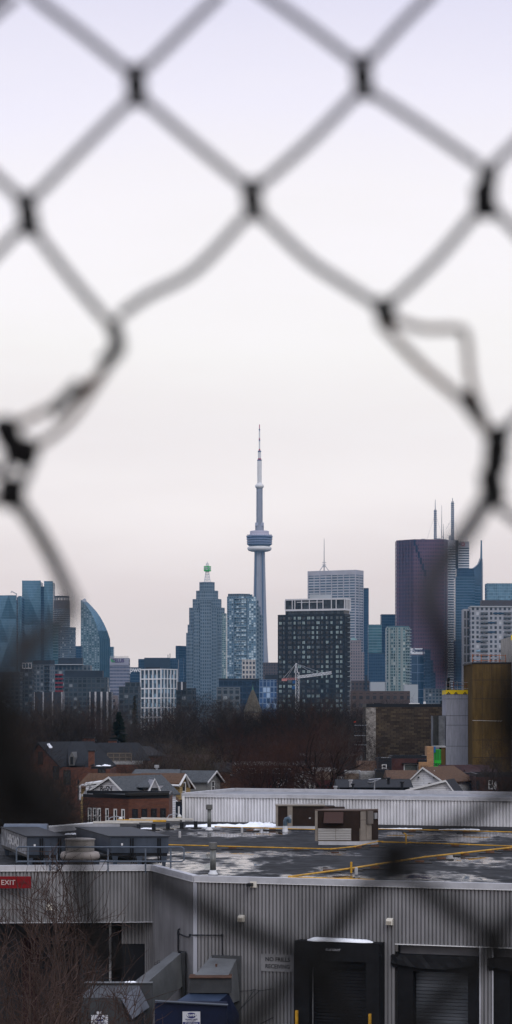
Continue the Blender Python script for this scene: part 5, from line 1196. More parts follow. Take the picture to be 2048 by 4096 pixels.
# upper far block with the white wall
fd2 = (fw0[1]-fw0[0]).normalized(); fn2 = Vector((fd2.y,-fd2.x)); zt2 = Z(3178,154.6)
wpanel(fw0[0], fw0[1], ZR+.16, zt2-.12, w_far, 'upper_wall', .2, .08)
edge(fw0[0], fw0[1], ZR-.02, ZR+.15, .12, .3, mat('dark flashing', (.05,.05,.055), .6), 'base_flashing')
edge(fw0[0], fw0[1], zt2-.12, zt2+.08, .10, .3, capm, 'upper_coping'); edge(fw0[0], fw0[1], zt2-.14, zt2-.122, .13, .1, capw, 'drip_edge')
bk0 = Vector((X(940,165),165)); bk1 = Vector((X(2400,154.5),154.5))
MB().face([(fw0[0].x,fw0[0].y,zt2-.1),(fw0[1].x,fw0[1].y,zt2-.1),(bk1.x,bk1.y,zt2-.1),(bk0.x,bk0.y,zt2-.1)]).build('upper_roof', mat('pale upper roof', (.2,.205,.22), .8, 0, .2, .5), bt)
edge(bk0, bk1, zt2-.3, zt2+.10, .1, .3, capm, 'upper_coping'); 
l_ = (bk0-fw0[0]); edge(fw0[0]+l_*.01, bk0, zt2-.3, zt2+.10, .1, .25, capm, 'upper_coping')
MB().prism([(fw0[0].x+.05,fw0[0].y+.05),(fw0[1].x,fw0[1].y+.05),(bk1.x,bk1.y),(bk0.x,bk0.y)], 0, zt2-.25).build('upper_body', w_far, bt)
edge(fw0[0]-fd2*.02, fw0[0]+fd2*.14, ZR, zt2-.1, .11, .2, capw, 'corner_trim')
# left rear roof kerb: white and yellow capped
kb = [Vector((X(178,rd(3332)), rd(3332))), Vector((X(480,rd(3306)), rd(3306))), Vector((X(600,rd(3300)), rd(3300))), Vector((X(735,rd(3294)), rd(3294)))]
def wall3(a, b, z0, z1, th, m, name, parent=bt):
    dv = (b-a).normalized(); n = Vector((dv.y,-dv.x)); return MB().prism([tuple(a), tuple(b), tuple(b-n*th), tuple(a-n*th)], z0, z1).build(name, m, parent)
wall3(kb[0], kb[1], ZR, ZR+.30, .3, capm, 'kerb'); wall3(kb[1], kb[3], ZR, ZR+.30, .3, mat('kerb grey', (.10,.10,.105), .8), 'kerb')
wall3(kb[0], kb[1].lerp(kb[0],.12), ZR+.303, ZR+.36, .35, capw, 'kerb_cap'); wall3(kb[1].lerp(kb[0],.12), kb[1].lerp(kb[2],.75), ZR+.303, ZR+.36, .35, mat('yellow kerb', (.6,.42,.03), .5), 'kerb_cap'); wall3(kb[1].lerp(kb[2],.76), kb[3], ZR+.303, ZR+.35, .35, MC['yellow kerb'], 'kerb_cap')
# canopy and dock doors
def wbox(mb, px0, px1, zA, zB, o0, o1):
    u0, u1 = wx(px0), wx(px1); q = [wp(u0,0,o1), wp(u1,0,o1), wp(u1,0,o0), wp(u0,0,o0)]; mb.prism([(p.x,p.y) for p in q], zA, zB); return mb
def rollup(t, px0, px1, z0, z1, o, n, m):
    mb = MB(); h = (z1-z0)/n
    for i in range(n):
        wbox(mb, px0, px1, z0+i*h+.02, z0+(i+1)*h-.012, o-.04, o+.015)
    wbox(mb, px0, px1, z0, z1, o-.06, o-.042); return mb.build('roller_door', m, t)
door_m = mat('dull roller steel', (.018,.0185,.021), .45, .5, .2, 2)
zA = wz(1370, 3762); t = thing('dock_shelter', 'boxy black dock shelter with snow on top and a dark roller door', 'dock shelter', wp(wx(1370),0,0))
wbox(MB(), 1204, 1540, zA-.75, zA, 0, .75).build('head_curtain', black, t)
wbox(MB(), 1204, 1262, 0, zA-.753, 0, .72).build('side_curtain', black, t); wbox(MB(), 1488, 1540, 0, zA-.753, 0, .72).build('side_curtain', black, t)
wbox(MB(), 1195, 1260, 0, zA-.55, .1, .55).build('side_pad', black, t)
rollup(t, 1262, 1488, 0, zA-1.0, .13, 32, door_m)
wbox(MB(), 1262, 1488, zA-1.0, zA-.753, .05, .5).build('inner_head', black, t)
lt_ = text('shelter_lettering', 'BLUE GIANT', .11, wp(wx(1357), wz(1357,3793), .77), fd.to_3d(), mat('silver lettering', (.35,.35,.37), .5), t, .004, .03, 1, .25)
for px in (1211,1502): wbox(MB(), px, px+9, 0, wz(1370,4040), .76, .86).build('bumper_post', yellow_p, t)
for px in (1260,): wbox(MB(), px, px+4, 0, zA-1.05, .3, .34).build('guide_strip', steel, t)
for px, py in ((1541,3768),(1541,3815)): wbox(MB(), px, px+5, wz(px,py)-.06, wz(px,py)+.05, .6, .7).build('bracket', dark, t)
sn = MB(); rng = random.Random(2); n = 26; u0, u1 = wx(1246), wx(1508); 
ringn = 8; prev = None
for i in range(n+1):
    f_ = i/n; s_ = min(1, (math.sin(math.pi*min(max(f_,.015),.985)))*3.2)**.7; h = (.15 - .05*f_)*s_; wd = .27*s_; c_ = wp(u0+(u1-u0)*f_, zA+.0, .42+.03*math.sin(f_*9))
    base = len(sn.v)
    for k_ in range(ringn+1):
        q = math.pi*k_/ringn; sn.v.append(c_ + Vector((fn_.x,fn_.y,0))*(math.cos(q)*wd) + Vector((0,0,math.sin(q)**.6*h*(1+rng.uniform(-.04,.04)))))
    if i: 
        for k_ in range(ringn): sn.f.append((base-ringn-1+k_, base-ringn+k_, base+k_+1, base+k_)); sn.m.append(0)
tag(sn.build('snow_drift', snow, None, True), 'smooth pillow of snow lying on the black dock shelter', 'snow')
def seal_dock(px0, px1, label, postpx=()):
    t = thing('dock_bay', label, 'dock bay', wp(wx((px0+px1)/2),0,0))
    wbox(MB(), px0, px1, zlin-.42, zlin-.04, -.42, -.36).build('head_panel', mat('light grey dock panel', (.13,.13,.14), .6, 0, .15, 1), t)
    wbox(MB(), px0-6, px1-8, zlin-1.05, zlin-.40, -.33, .02).build('head_pad', black, t)
    # sagging torn fabric
    fb = MB(); k = 0; nn_ = 14; rng = random.Random(px0)
    rows = [[wp(wx(px0-20+(px1-px0)*i/nn_), zlin-.40-.10*math.sin(math.pi*i/nn_)*j-(.16*j)-rng.uniform(0,.03), .05+.06*rng.random()+.04*j) for i in range(nn_+1)] for j in range(3)]
    for r0 in rows: fb.v += r0
    for j in range(2):
        for i in range(nn_): fb.f.append((j*(nn_+1)+i,j*(nn_+1)+i+1,(j+1)*(nn_+1)+i+1,(j+1)*(nn_+1)+i)); fb.m.append(0)
    c0 = wx(px0-24); 
    for zz_ in (0, -.28): fb.hull6([wp(c0,zlin-.45+zz_,.1), wp(c0+.3,zlin-.38+zz_,.12), wp(c0+.28,zlin-.62+zz_,.1), wp(c0+.08,zlin-.62+zz_,.12)], [wp(c0,zlin-.45+zz_,.06), wp(c0+.3,zlin-.38+zz_,.06), wp(c0+.28,zlin-.62+zz_,.06), wp(c0+.08,zlin-.62+zz_,.06)])
    fb.build('torn_fabric', black, t)
    wbox(MB(), px0, px0+62, 0, zlin-1.053, -.33, .0).build('side_pad', black, t); wbox(MB(), px1-50, px1-8, 0, zlin-1.053, -.33, .0).build('side_pad', black, t)
    rollup(t, px0+62, px1-50, 0, zlin-1.0, -.42, 30, mat('worn roller steel', (.10,.11,.125), .4, .5, .3, 1.2, .5, (.3,.3,2)))
    return t
seal_dock(1590, 1922, 'middle dock bay with sagging torn fabric header and worn silver roller door')
seal_dock(1976, 2300, 'dock bay cut off at the right edge with torn black fabric')
for a, b in ((1541,1590),(1925,1974)):
    p = wpanel(pf[2]+fd*wx(a), pf[2]+fd*wx(b), 0, zlin-.04, w_front, 'wall_panel') if a > 1560 else None
for px in (1922,1972): wbox(MB(), px-2, px+4, 0, zlin-.04, .05, .1).build('door_trim', capm, bt)
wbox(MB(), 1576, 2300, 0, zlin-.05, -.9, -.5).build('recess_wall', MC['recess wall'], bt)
# wall lights
def wall_light(p, label, nrm=(fn_.x,fn_.y), s_=1.0):
    n = Vector((*nrm,0)); r_ = Vector((-n.y,n.x,0)); p = Vector(p); t = thing('wall_light', label, 'light', p, 'box lights on the metal wall')
    q = lambda a,b,o: p+r_*a*s_+Vector((0,0,b*s_))+n*o*s_
    MB().hull6([q(-.12,-.14,0),q(.12,-.14,0),q(.12,.14,0),q(-.12,.14,0)],[q(-.12,-.12,.2),q(.12,-.12,.2),q(.12,.10,.16),q(-.12,.10,.16)]).build('housing', cream, t)
    gl = MB()
    for i in range(6): a = -.10+i*.036; gl.hull6([q(a,-.12,.2),q(a+.014,-.12,.2),q(a+.014,.03,.185),q(a,.03,.185)],[q(a,-.12,.215),q(a+.014,-.12,.215),q(a+.014,.03,.2),q(a,.03,.2)])
    gl.build('louvre', mat('tan louvre', (.2,.17,.13), .6), t); return t
wall_light(wp(wx(970), wz(970,3673), .05), 'cream box light on the grey wall left of the black dock shelter')
wall_light(wp(wx(1563), wz(1563,3686), .05), 'cream box light above the strip between two docks')
wall_light((X(198,107.4), 107.4, Z(3628,107.4)), 'cream box light on the left wall behind the bare shrub', (0,-1))
sc_ = MB(); u = wx(1012); 
t = thing('security_camera', 'small white security camera box under the coping', 'camera', wp(u, wz(1012,3537), .05))
wbox(MB(), 1004, 1030, wz(1012,3549), wz(1012,3525), .04, .12).build('back_box', cream, t); wbox(MB(), 1000, 1018, wz(1012,3544), wz(1012,3531), .13, .4).build('camera_body', dark, t)
# signs
t = thing('exit_sign', 'red EXIT sign board with arrow on the left metal wall', 'sign', (X(58,107), 107, Z(3553,107)))
MB().box(X(-75,107),X(124,107),106.95,107.1,Z(3553,107),Z(3506,107)).build('board', mat('sign red', (.15,.004,.007), .5, 0, .15, 2), t)
text('lettering', 'EXIT', .30, (X(32,106.9),106.93,Z(3531,106.9)), (1,0,0), mat('faded white lettering', (.42,.34,.33), .6), t, .008, .01, 1.0)
ar = MB(); q_ = [at(74,3531,106.93),at(86,3522,106.93),at(86,3527,106.93),at(108,3527,106.93),at(108,3535,106.93),at(86,3535,106.93),at(86,3540,106.93)]; ar.hull6(q_[::-1],[p+Vector((0,.015,0)) for p in q_[::-1]]); ar.build('arrow', mat('dull red arrow', (.10,.008,.01), .6), t)
t = thing('receiving_sign', 'grey NO FRILLS RECEIVING sign beside the black dock shelter', 'sign', wp(wx(1113),wz(1113,3885),.06))
wbox(MB(), 1047, 1185, wz(1113,3886), wz(1113,3817), .05, .075).build('board', mat('sign grey', (.165,.165,.17), .6, 0, .1, 3), t)
tl = mat('charcoal lettering', (.008,.008,.01), .6)
text('lettering', 'NO FRILLS', .23, wp(wx(1113), wz(1113,3838), .08), fd.to_3d(), tl, t, .004, .015, .99); text('lettering', 'RECEIVING', .23, wp(wx(1113), wz(1113,3866), .08), fd.to_3d(), tl, t, .004, .015, .93)
# conduit run
cd = MB(); u_ = lambda px, py, o: wp(wx(px), wz(px,py), o)
sv = (pf[2]-pf[1]).normalized(); 
def sp_(px, py, o=.1):                      # point on the angled side wall
    s_ = (px-1024)/F; u = (s_*pf[1].y - pf[1].x)/(sv.x - s_*sv.y); p = pf[1]+sv*u; n = Vector((sv.y,-sv.x)); q = p+n*o; return Vector((q.x,q.y,CZ+(HZ-py)*q.y/F))
cd.tube([sp_(722,3805), sp_(722,3736), sp_(722,3720), sp_(727,3716)], .035, 6); cd.tube([sp_(724,3735), sp_(758,3748), u_(762,3745,.12), u_(764,3739,.12), u_(893,3740,.12), u_(896,3822,.12)], .028, 6)
for p in (sp_(722,3735), u_(764,3740,.12), u_(893,3740,.12)): cd.lathe([(.045,p.z-.05),(.045,p.z+.05)], 8, (p.x,p.y))
tag(cd.build('conduit', dark), 'black bent conduit running across the metal wall corner', 'conduit')
wr = MB(); wr.tube([u_(955,3964,.08), u_(1000,3962,.1), u_(1022,3957,.1), u_(1044,3962,.1), u_(1094,3954,.1)], .012, 4); wr.tube([u_(1024,3957,.12), u_(1000,4005,.5), u_(976,4042,.7), u_(972,4100,.8)], .014, 4); wr.tube([u_(1042,3962,.12), u_(1010,4000,.5), u_(978,4040,.7)], .014, 4); wr.tube([u_(1098,4068,.1), u_(1060,4090,.5)], .02, 4)
tag(wr.build('loose_cable', dark), 'thin loose cables hanging on the metal wall below the receiving sign', 'cable')

# ---------------------------------------------------------------- things on the roof
def pipe_stand(p, label, w=.55):
    t = thing('pipe_support', label, 'pipe support', p, 'wooden blocks under the gas pipes'); x,y,z = p
    MB().box(x-w,x+w,y-.35,y+.35,z+.004,z+.05).build('pad', mat('dark rubber pad', (.03,.028,.026), .8), t); MB().box(x-.2,x+.2,y-.12,y+.12,z+.053,z+.13).build('block', mat('stained wood', (.10,.05,.03), .9, 0, .3, 5), t); return t
def gas(pts, label, r=.029, z=.17, stands=()):
    mb = MB(); P = [rp(px, py) + Vector((0,0,z)) for px,py in [(a, HZ+(b-HZ)*((CZ-ZR)/(CZ-ZR-z))) for a,b in pts]]
    mb.tube(P, r, 8)
    for i in range(len(P)-1):
        n = max(1,int((P[i+1]-P[i]).length/3.1))
        for k in range(n+1):
            c_ = P[i].lerp(P[i+1], k/n); v = (P[i+1]-P[i]).normalized()*.05; mb.tube([c_-v,c_+v], r*1.35, 8)
    o = tag(mb.build('gas_pipe', yellow_p), label, 'pipe'); return o
gas([(862,3307),(1262,3318)], 'yellow gas pipe along the snow in front of the white wall'); gas([(1512,3316),(1780,3321),(2120,3330)], 'thin yellow gas pipe at the foot of the white wall, right side')
gas([(560,3376),(860,3384),(1325,3396),(1420,3386),(1512,3366),(1530,3366)], 'yellow gas pipe crossing the roof to the brown rooftop unit')
gas([(1530,3368),(1640,3370),(2120,3387)], 'yellow gas pipe running right from the rooftop unit')
gas([(1158,3507),(1400,3474),(1700,3428),(2120,3382)], 'long diagonal yellow gas pipe rising to the right', .04)
gas([(1158,3510),(1300,3514),(1492,3520)], 'short yellow gas pipe near the front coping', .04)
for i,(a,b,zt) in enumerate(((1482,3368,.5),(1624,3368,.5),(1405,3484,.45))):
    p = rp(a,b+8); tag(MB().tube([p, p+Vector((0,0,zt)), p+Vector((-.12,0,zt+.06)) if i!=2 else p+Vector((0,0,zt+.02))], .045, 8).build('gas_riser', yellow_p), ['yellow pipe riser beside the brown rooftop unit','dull yellow riser right of the rooftop unit','yellow valve riser on the diagonal pipe near the coping'][i], 'pipe')
for i,(a,b) in enumerate(((930,3400-3+0),(1193,3402),(1340,3402),(1648,3325+5),(1865,3329+4),(1820,3388),(2025,3392),(1335,3408),(1000,3328-2),(1090,3322),(1430,3396),(1500,3390),(1310,3490),(1400,3484),(1500,3478),(1678,3453),(1765,3440),(1860,3425),(1960,3415),(2030,3405))):
    if i in (7,): continue
    pipe_stand(rp(a,b), 'wooden block on dark pad under the ' + ('middle yellow pipe left of the unit' if i in (0,1,2,10) else 'rear yellow pipe right of the unit' if i in (3,4) else 'middle yellow pipe right of the unit' if i in (5,6) else 'rear yellow pipe by the snow' if i in (8,9) else 'yellow pipe bend at the near unit' if i == 11 else 'diagonal yellow pipe'))
def cap_pipe(px, pyb, pyt, r, rc, label, boot=True):
    p = rp(px, pyb); d = p.y; zt = Z(pyt, d); t = thing('vent_stack', label, 'vent', p)
    pm = mat('stack steel', (.13,.135,.13), .5, .4, .3, 4, .5, (1,1,.6))
    MB().lathe([(r,ZR+.05),(r,zt-.3)], 16, (p.x,p.y)).build('pipe', pm, t, True)
    MB().lathe([(r*1.05,zt-.31),(rc,zt-.27),(rc,zt-.02),(rc*.9,zt)], 20, (p.x,p.y)).build('cap', mat('cap grey', (.11,.11,.105), .6, .3, .2, 4), t)
    MB().lathe([(rc*1.2,ZR+.004),(rc*1.15,ZR+.06),(r*1.15,ZR+.14),(r*1.1,ZR+.2)], 16, (p.x,p.y)).build('boot', white_p if boot else steel, t, True); return t
cap_pipe(837, 3322, 3218, .115, .19, 'tall capped vent stack standing before the far white wall')
cap_pipe(852, 3500, 3370, .125, .175, 'tall capped vent stack near the front coping')
for i,(px,pyb,pyt) in enumerate(((968,3332,3308),(719,3350,3325),(1425,3498,3470))):
    p = rp(px,pyb); tag(MB().lathe([(.07,ZR),(.07,Z(pyt,p.y)-.02),(.05,Z(pyt,p.y))], 12, (p.x,p.y)).build('drain_stub', mat('pale stub', (.35,.35,.35), .6)), ['short pale stub pipe in the puddle before the white wall','short pale stub pipe left of the far vent stack','short grey stub by the diagonal pipe'][i], 'pipe')
# far brown unit
def rtu(px0, px1, pxs, pyb, pyt, label, side):
    d = rd(pyb); zt = Z(pyt, d); x0, x1 = X(px0,d), X(px1,d)
    t = thing('rooftop_unit', label, 'rooftop unit', ((x0+x1)/2, d, ZR)); return t, d, x0, x1, zt
brn = mat('dark brown steel', (.022,.013,.010), .55, .2, .2, 2); tan = mat('tan steel', (.20,.175,.15), .55, .1, .15, 2); brl = mat('brown hood', (.045,.024,.02), .6, .1)
t, d, x0, x1, zt = rtu(1106, 1340, 0, 3316, 3219, 'long dark brown rooftop unit before the far white wall, behind the other unit', 0)
MB().box(x0,X(1345,d),d-.02,d+1.5,ZR+.004,ZR+.16).build('curb', capm, t)
MB().box(x0+.0,x1,d+.1,d+1.6,ZR+.163,zt-.08).build('body', brn, t)
MB().box(x0-.04,x0+.09,d+.02,d+.097,ZR+.163,zt-.08).build('corner_post', tan, t); MB().box(X(1150,d),X(1170,d),d+.02,d+.097,ZR+.163,zt-.08).build('panel', tan, t)
MB().box(x0-.06,X(1300,d),d-.02,d+1.7,zt-.077,zt).build('top_cap', tan, t)
hd = MB(); hd.hull6([at(1288,3240,d),at(1330,3240,d),at(1330,3236,d),at(1300,3224,d)],[p+Vector((0,1.2,0)) for p in (at(1288,3240,d),at(1330,3240,d),at(1330,3236,d),at(1300,3224,d))]); hd.build('hood', brl, t)
MB().box(X(1155,d),X(1166,d),d-.06,d+.018,Z(3279,d),Z(3260,d)).build('switch_box', steel, t)
rl = MB(); rl.box(X(1236,d),X(1243,d),d+.04,d+.097,Z(3274,d),Z(3271,d)); rl.build('label_plate', white_p, t)
MB().box(X(1200,d)+.1,X(1380,d),d+.3,d+1.4,ZR+.3,Z(3229,d)).build('rear_section', brn, t)
# blower elbow
p = rp(1141, 3327); t = thing('roof_blower', 'small blue grey elbow blower on white base before the far unit', 'vent', p)
MB().lathe([(.16,ZR),(.15,ZR+.1),(.13,ZR+.32),(.14,ZR+.34)], 14, (p.x,p.y)).build('base', white_p, t); MB().tube([p+Vector((0,0,.34)), p+Vector((0,0,.6)), p+Vector((.05,0,.72)), p+Vector((.16,0,.76)), p+Vector((.24,0,.68)), p+Vector((.25,0,.5))], [.12,.13,.13,.13,.12,.1], 10).build('elbow', mat('blue grey housing', (.06,.09,.12), .5, .2), t)
# near unit
d = rd(3380); t = thing('rooftop_unit', 'large brown and tan rooftop unit with hood and louvres on the wet roof', 'rooftop unit', (X(1385,d), d, ZR))
fa = Vector((X(1262,d), d)); fb_ = Vector((X(1440,d-.25), d-.25)); sdv = Vector((X(1512,d+.9)-fb_.x, d+.9-fb_.y)); dp = sdv
zt = Z(3238, d)
P4 = [tuple(fa), tuple(fb_), tuple(fb_+dp), tuple(fa+dp)]
MB().prism([tuple(fa+Vector((.15,-.04))), tuple(fb_+Vector((-.05,-.04))), tuple(fb_+dp), tuple(fa+dp)], ZR+.004, ZR+.2).build('curb', capm, t)
MB().prism(P4, ZR+.203, ZR+.86).build('lower_body', tan, t)
MB().prism(P4, ZR+.863, zt-.07).build('upper_body', brn, t)
MB().prism([tuple(fa+Vector((-.04,-.05))), tuple(fb_+Vector((.03,-.05))), tuple(fb_+dp*1.02), tuple(fa+dp*1.02)], zt-.067, zt).build('top_cap', mat('dusty top', (.10,.075,.065), .7), t)
fdr = (fb_-fa).normalized(); fnr = Vector((fdr.y,-fdr.x)); fl = (fb_-fa).length
def fbox(name, u0, u1, z0, z1, o0, o1, m):
    q = [fa+fdr*u0+fnr*o1, fa+fdr*u1+fnr*o1, fa+fdr*u1+fnr*o0, fa+fdr*u0+fnr*o0]; return MB().prism([tuple(a) for a in q], z0, z1).build(name, m, t)
fbox('corner_post', -.02, .11, ZR+.21, zt-.07, .003, .06, tan)
lv_ = MB()
for i in range(7):
    z = ZR+.27+i*.085; q = lambda u,o: fa+fdr*u+fnr*o
    for u0,u1 in ((.14,fl*.45),(fl*.46,fl*.80)):
        a = q(u0,.02); b = q(u1,.02); c_ = q(u1,.06); e2 = q(u0,.06); lv_.hull6([(a.x,a.y,z),(b.x,b.y,z),(b.x,b.y,z+.07),(a.x,a.y,z+.07)],[(e2.x,e2.y,z),(c_.x,c_.y,z),(c_.x,c_.y,z+.05),(e2.x,e2.y,z+.05)])
lv_.build('louvres', mat('grey louvres', (.36,.35,.34), .6), t)
fbox('side_panel', fl*.81, fl*.99, ZR+.21, zt-.07, .003, .04, brn)
q = lambda u,o,z: (lambda v: Vector((v.x,v.y,z)))(fa+fdr*u+fnr*o)
MB().hull6([q(.45,.01,zt-.12),q(1.45,.01,zt-.12),q(1.45,.01,zt-.75),q(.45,.01,zt-.75)],[q(.45,.05,zt-.12),q(1.45,.05,zt-.12),q(1.45,.42,zt-.68),q(.45,.42,zt-.68)]).build('intake_hood', brl, t)
sd_ = dp.normalized(); sn_ = Vector((sd_.y,-sd_.x)); sL = dp.length
def sbox(name, u0, u1, z0, z1, o, m):
    q = [fb_+sd_*u0+sn_*o, fb_+sd_*u1+sn_*o, fb_+sd_*u1+sn_*.004, fb_+sd_*u0+sn_*.004]; MB().prism([tuple(a) for a in q], z0, z1).build(name, m, t)
sbox('door_panel', .02, sL*.3, ZR+.25, zt-.55, .03, tan); sbox('door_panel', .02, sL*.3, zt-.53, zt-.09, .03, tan); sbox('side_box', sL*.34, sL*.62, zt-.75, zt-.09, .14, mat('taupe steel', (.12,.105,.095), .6)); sbox('rear_panel', sL*.33, sL*.62, ZR+.25, zt-.77, .03, tan); sbox('rear_panel', sL*.64, sL*.98, ZR+.25, zt-.09, .04, brn); sbox('switch_box', sL*.7, sL*.85, zt-.5, zt-.2, .14, steel)
# snow strips
snowpatch(742, 1106, 3308, rd(3308), .20, 'long snow bank at the foot of the white wall left of the brown unit', 5, 2.2, ZR)
snowpatch(980, 1106, 3305, rd(3305), .32, 'higher snow heap against the brown unit', 6, 1.6, ZR)
snowpatch(1512, 1690, 3316, rd(3316), .06, 'thin snow strip behind the right yellow pipe', 7, .8, ZR); snowpatch(1755, 1920, 3320, rd(3320), .08, 'thin snow strip at the right of the white wall foot', 8, .8, ZR)
snowpatch(355, 560, 3332, rd(3332), .10, 'snow left behind the grey condenser beside the white kerb', 9, 2.0, ZR); snowpatch(560, 610, 3316, rd(3316), .08, 'small snow patch behind the right condenser', 10, 1, ZR); snowpatch(258, 320, 3338, rd(3338), .08, 'small snow patch left of the right condenser', 12, 1, ZR)
# pipe racks at the left rear
for i, px in enumerate((555, 615, 672, 727, 783)):
    p = rp(px, 3326-i*3.2); t = thing('rack_support', ['leftmost','second','middle','fourth','rightmost'][i]+' of the five dark support blocks under the rear pipe rack', 'pipe support', p, 'supports of the pipe rack')
    MB().box(p.x-.11,p.x+.11,p.y-.15,p.y+.15,ZR+.05,ZR+.42).build('block', dark, t); MB().box(p.x-.3,p.x+.35,p.y-.3,p.y+.3,ZR+.004,ZR+.046).build('pad', MC['dark rubber pad'], t)
pm = mat('wrapped white pipe', (.42,.40,.36), .6, 0, .15, 3)
for i in range(5):
    a = rp(372+i*48, 3320-i*4.2)+Vector((0,0,.42)); b = rp(556+i*54, 3321-i*3.4)+Vector((0,0,.42))
    tag(MB().tube([a,b], .045, 6).tube([a+Vector((0,.3,.05)),b+Vector((0,.3,.05))], .035, 6).build('insulated_pipe', pm if i != 2 else yellow_p), ['leftmost pale','second pale','yellow','fourth pale','rightmost pale'][i]+' pipe pair on the left rear roof rack', 'pipe', 'pipes of the rear rack')
# condensers
blu = mat('blue grey steel', (.042,.052,.070), .5, .3, .25, 1.2, .5, (1,1,.4)); bld = mat('dark blue grey steel', (.045,.055,.07), .5, .3, .2, 2)
def condenser(xf0, xf1, xs, ytop, ybot, yleg, yg, label, sidefirst):
    d = rd(yg); t = thing('condenser', label, 'condenser', (X(xf0,d), d, ZR)); z1, z0 = Z(ytop,d), Z(ybot,d); a = Vector((X(xf0,d),d)); b = Vector((X(xf1,d),d))
    d2 = rd(yg-46); c_ = Vector((X(xs,d2), d2)); dep = c_-a
    P4 = [tuple(a),tuple(b),tuple(b+dep),tuple(a+dep)]
    MB().prism(P4, z0, z1).build('casing', blu, t)
    MB().prism([(P4[0][0]-.06,P4[0][1]-.06),(P4[1][0]+.06,P4[1][1]-.06),(P4[2][0]+.06,P4[2][1]),(P4[3][0]-.06,P4[3][1])], z1+.003, z1+.05).build('top_plate', mat('sooty plate', (.028,.031,.037), .7), t)
    MB().prism([tuple(a+Vector((.08,.05))),tuple(b+Vector((-.05,.05))),tuple(b+dep*.95),tuple(a+dep*.95)], z0-.14, z0-.003).build('under_frame', dark, t)
    for f_, g_ in ((.08,0),(.92,0),(.5,0),(.1,.9),(.9,.9)):
        p = a+(b-a)*f_+dep*g_; h = MB(); h.hull6([(p.x-.07,p.y-.06,ZR),(p.x+.07,p.y-.06,ZR),(p.x+.07,p.y+.06,ZR),(p.x-.07,p.y+.06,ZR)],[(p.x-.14,p.y-.06,z0-.143),(p.x+.14,p.y-.06,z0-.143),(p.x+.14,p.y+.06,z0-.143),(p.x-.14,p.y+.06,z0-.143)]); h.build('leg', blu, t)
    for f_ in (.35,.82):
        p = a+(b-a)*f_; MB().tube([(p.x,p.y-.05,z1-.05),(p.x,p.y-.07,z0-.1),(p.x+.02,p.y-.05,ZR+.1)], .03, 6).build('hose', black, t); MB().tube([(p.x+.1,p.y-.05,z1-.05),(p.x+.1,p.y-.07,z0-.1),(p.x+.12,p.y-.05,ZR+.1)], .03, 6).build('hose', black, t)
    p = a+(b-a)*.2; MB().box(p.x-.04,p.x+.04,p.y-.01,p.y-.002,(z0+z1)/2-.02,(z0+z1)/2+.08).build('label_plate', white_p, t)
    return t, a, b, dep, z0, z1
condenser(442, 674, 305, 3348, 3412, 3412, 3462, 'right blue grey condenser on splayed legs behind the pipe railing', 0)
t, a, b, dep, z0, z1 = condenser(108, 262, 5, 3348, 3420, 3420, 3464, 'left blue grey condenser with graffiti on its side panel', 0)
gp = MB(); n = Vector((-dep.y, dep.x)).normalized(); n = -n if n.y > 0 else n
g0 = a+n*.01; g1 = a+dep*.98+n*.01
gv = MB(); gv.face([(g0.x,g0.y,z0),(g1.x,g1.y,z0),(g1.x,g1.y,z1),(g0.x,g0.y,z1)][::-1]); gv.build('graffiti_panel', mat('graffiti panel', (.30,.31,.33), .6, 0, 0, 2.5, .4, (1,1,1), (.03,.035,.045)), t)
dvv = (g0-g1).normalized()
text('graffiti_lettering', 'HBOAO', .62, ((g0.x+g1.x)/2+n.x*.02, (g0.y+g1.y)/2+n.y*.02, (z0+z1)/2), (dvv.x,dvv.y,0), mat('graffiti white', (.5,.5,.5)), t, .004, .03, 1.9)
# tank behind
d = 122; t = thing('roof_duct', 'rounded blue grey duct housing behind the graffiti condenser', 'duct', (X(100,d), d, ZR)); zb = Z(3352,d)
q_ = []; 
for i in range(9): 
    an = math.pi*i/8; q_.append((d+.75-.75*math.cos(an), Z(3330,d)+.40*math.sin(an)))
q_ = [(d,zb)]+q_+[(d+1.5,zb)]
h = MB(); h.hull6([(X(12,d),y,z) for y,z in q_],[(X(186,d),y,z) for y,z in q_]); h.build('shell', mat('pale blue steel', (.16,.19,.24), .4, .4, .15, 1.5), t, False)
MB().box(X(20,d),X(178,d),d+.1,d+1.4,ZR,zb-.003).build('stand', dark, t)
# mushroom fan
p = rp(320, 3474); d = p.y; t = thing('exhaust_fan', 'beige mushroom exhaust fan between the two condensers', 'fan', p); k = d/F
fm = mat('weathered beige', (.22,.205,.19), .6, .1, .2, 3)
MB().lathe([(54*k,ZR),(54*k,Z(3442,d)),(60*k,Z(3440,d))], 28, (p.x,p.y)).build('base', fm, t, True); MB().lathe([(70*k,Z(3439,d)),(79*k,Z(3430,d)),(80*k,Z(3420,d)),(74*k,Z(3408,d)),(62*k,Z(3405,d))], 28, (p.x,p.y)).build('hood', mat('beige hood', (.28,.25,.23), .6, 0, .15, 3), t, True); MB().lathe([(57*k,Z(3404,d)),(58*k,Z(3362,d)),(62*k,Z(3360,d)),(62*k,Z(3355,d)),(40*k,Z(3352,d))], 28, (p.x,p.y)).build('motor_housing', fm, t)
MB().box(X(398,rd(3458)),X(556,rd(3458)),rd(3458),rd(3458)+.8,ZR+.004,ZR+.16).build('base_slab', capm, thing('equipment_curb', 'low pale equipment curb under the right condenser', 'curb', (X(477,rd(3458)),rd(3458),ZR)))
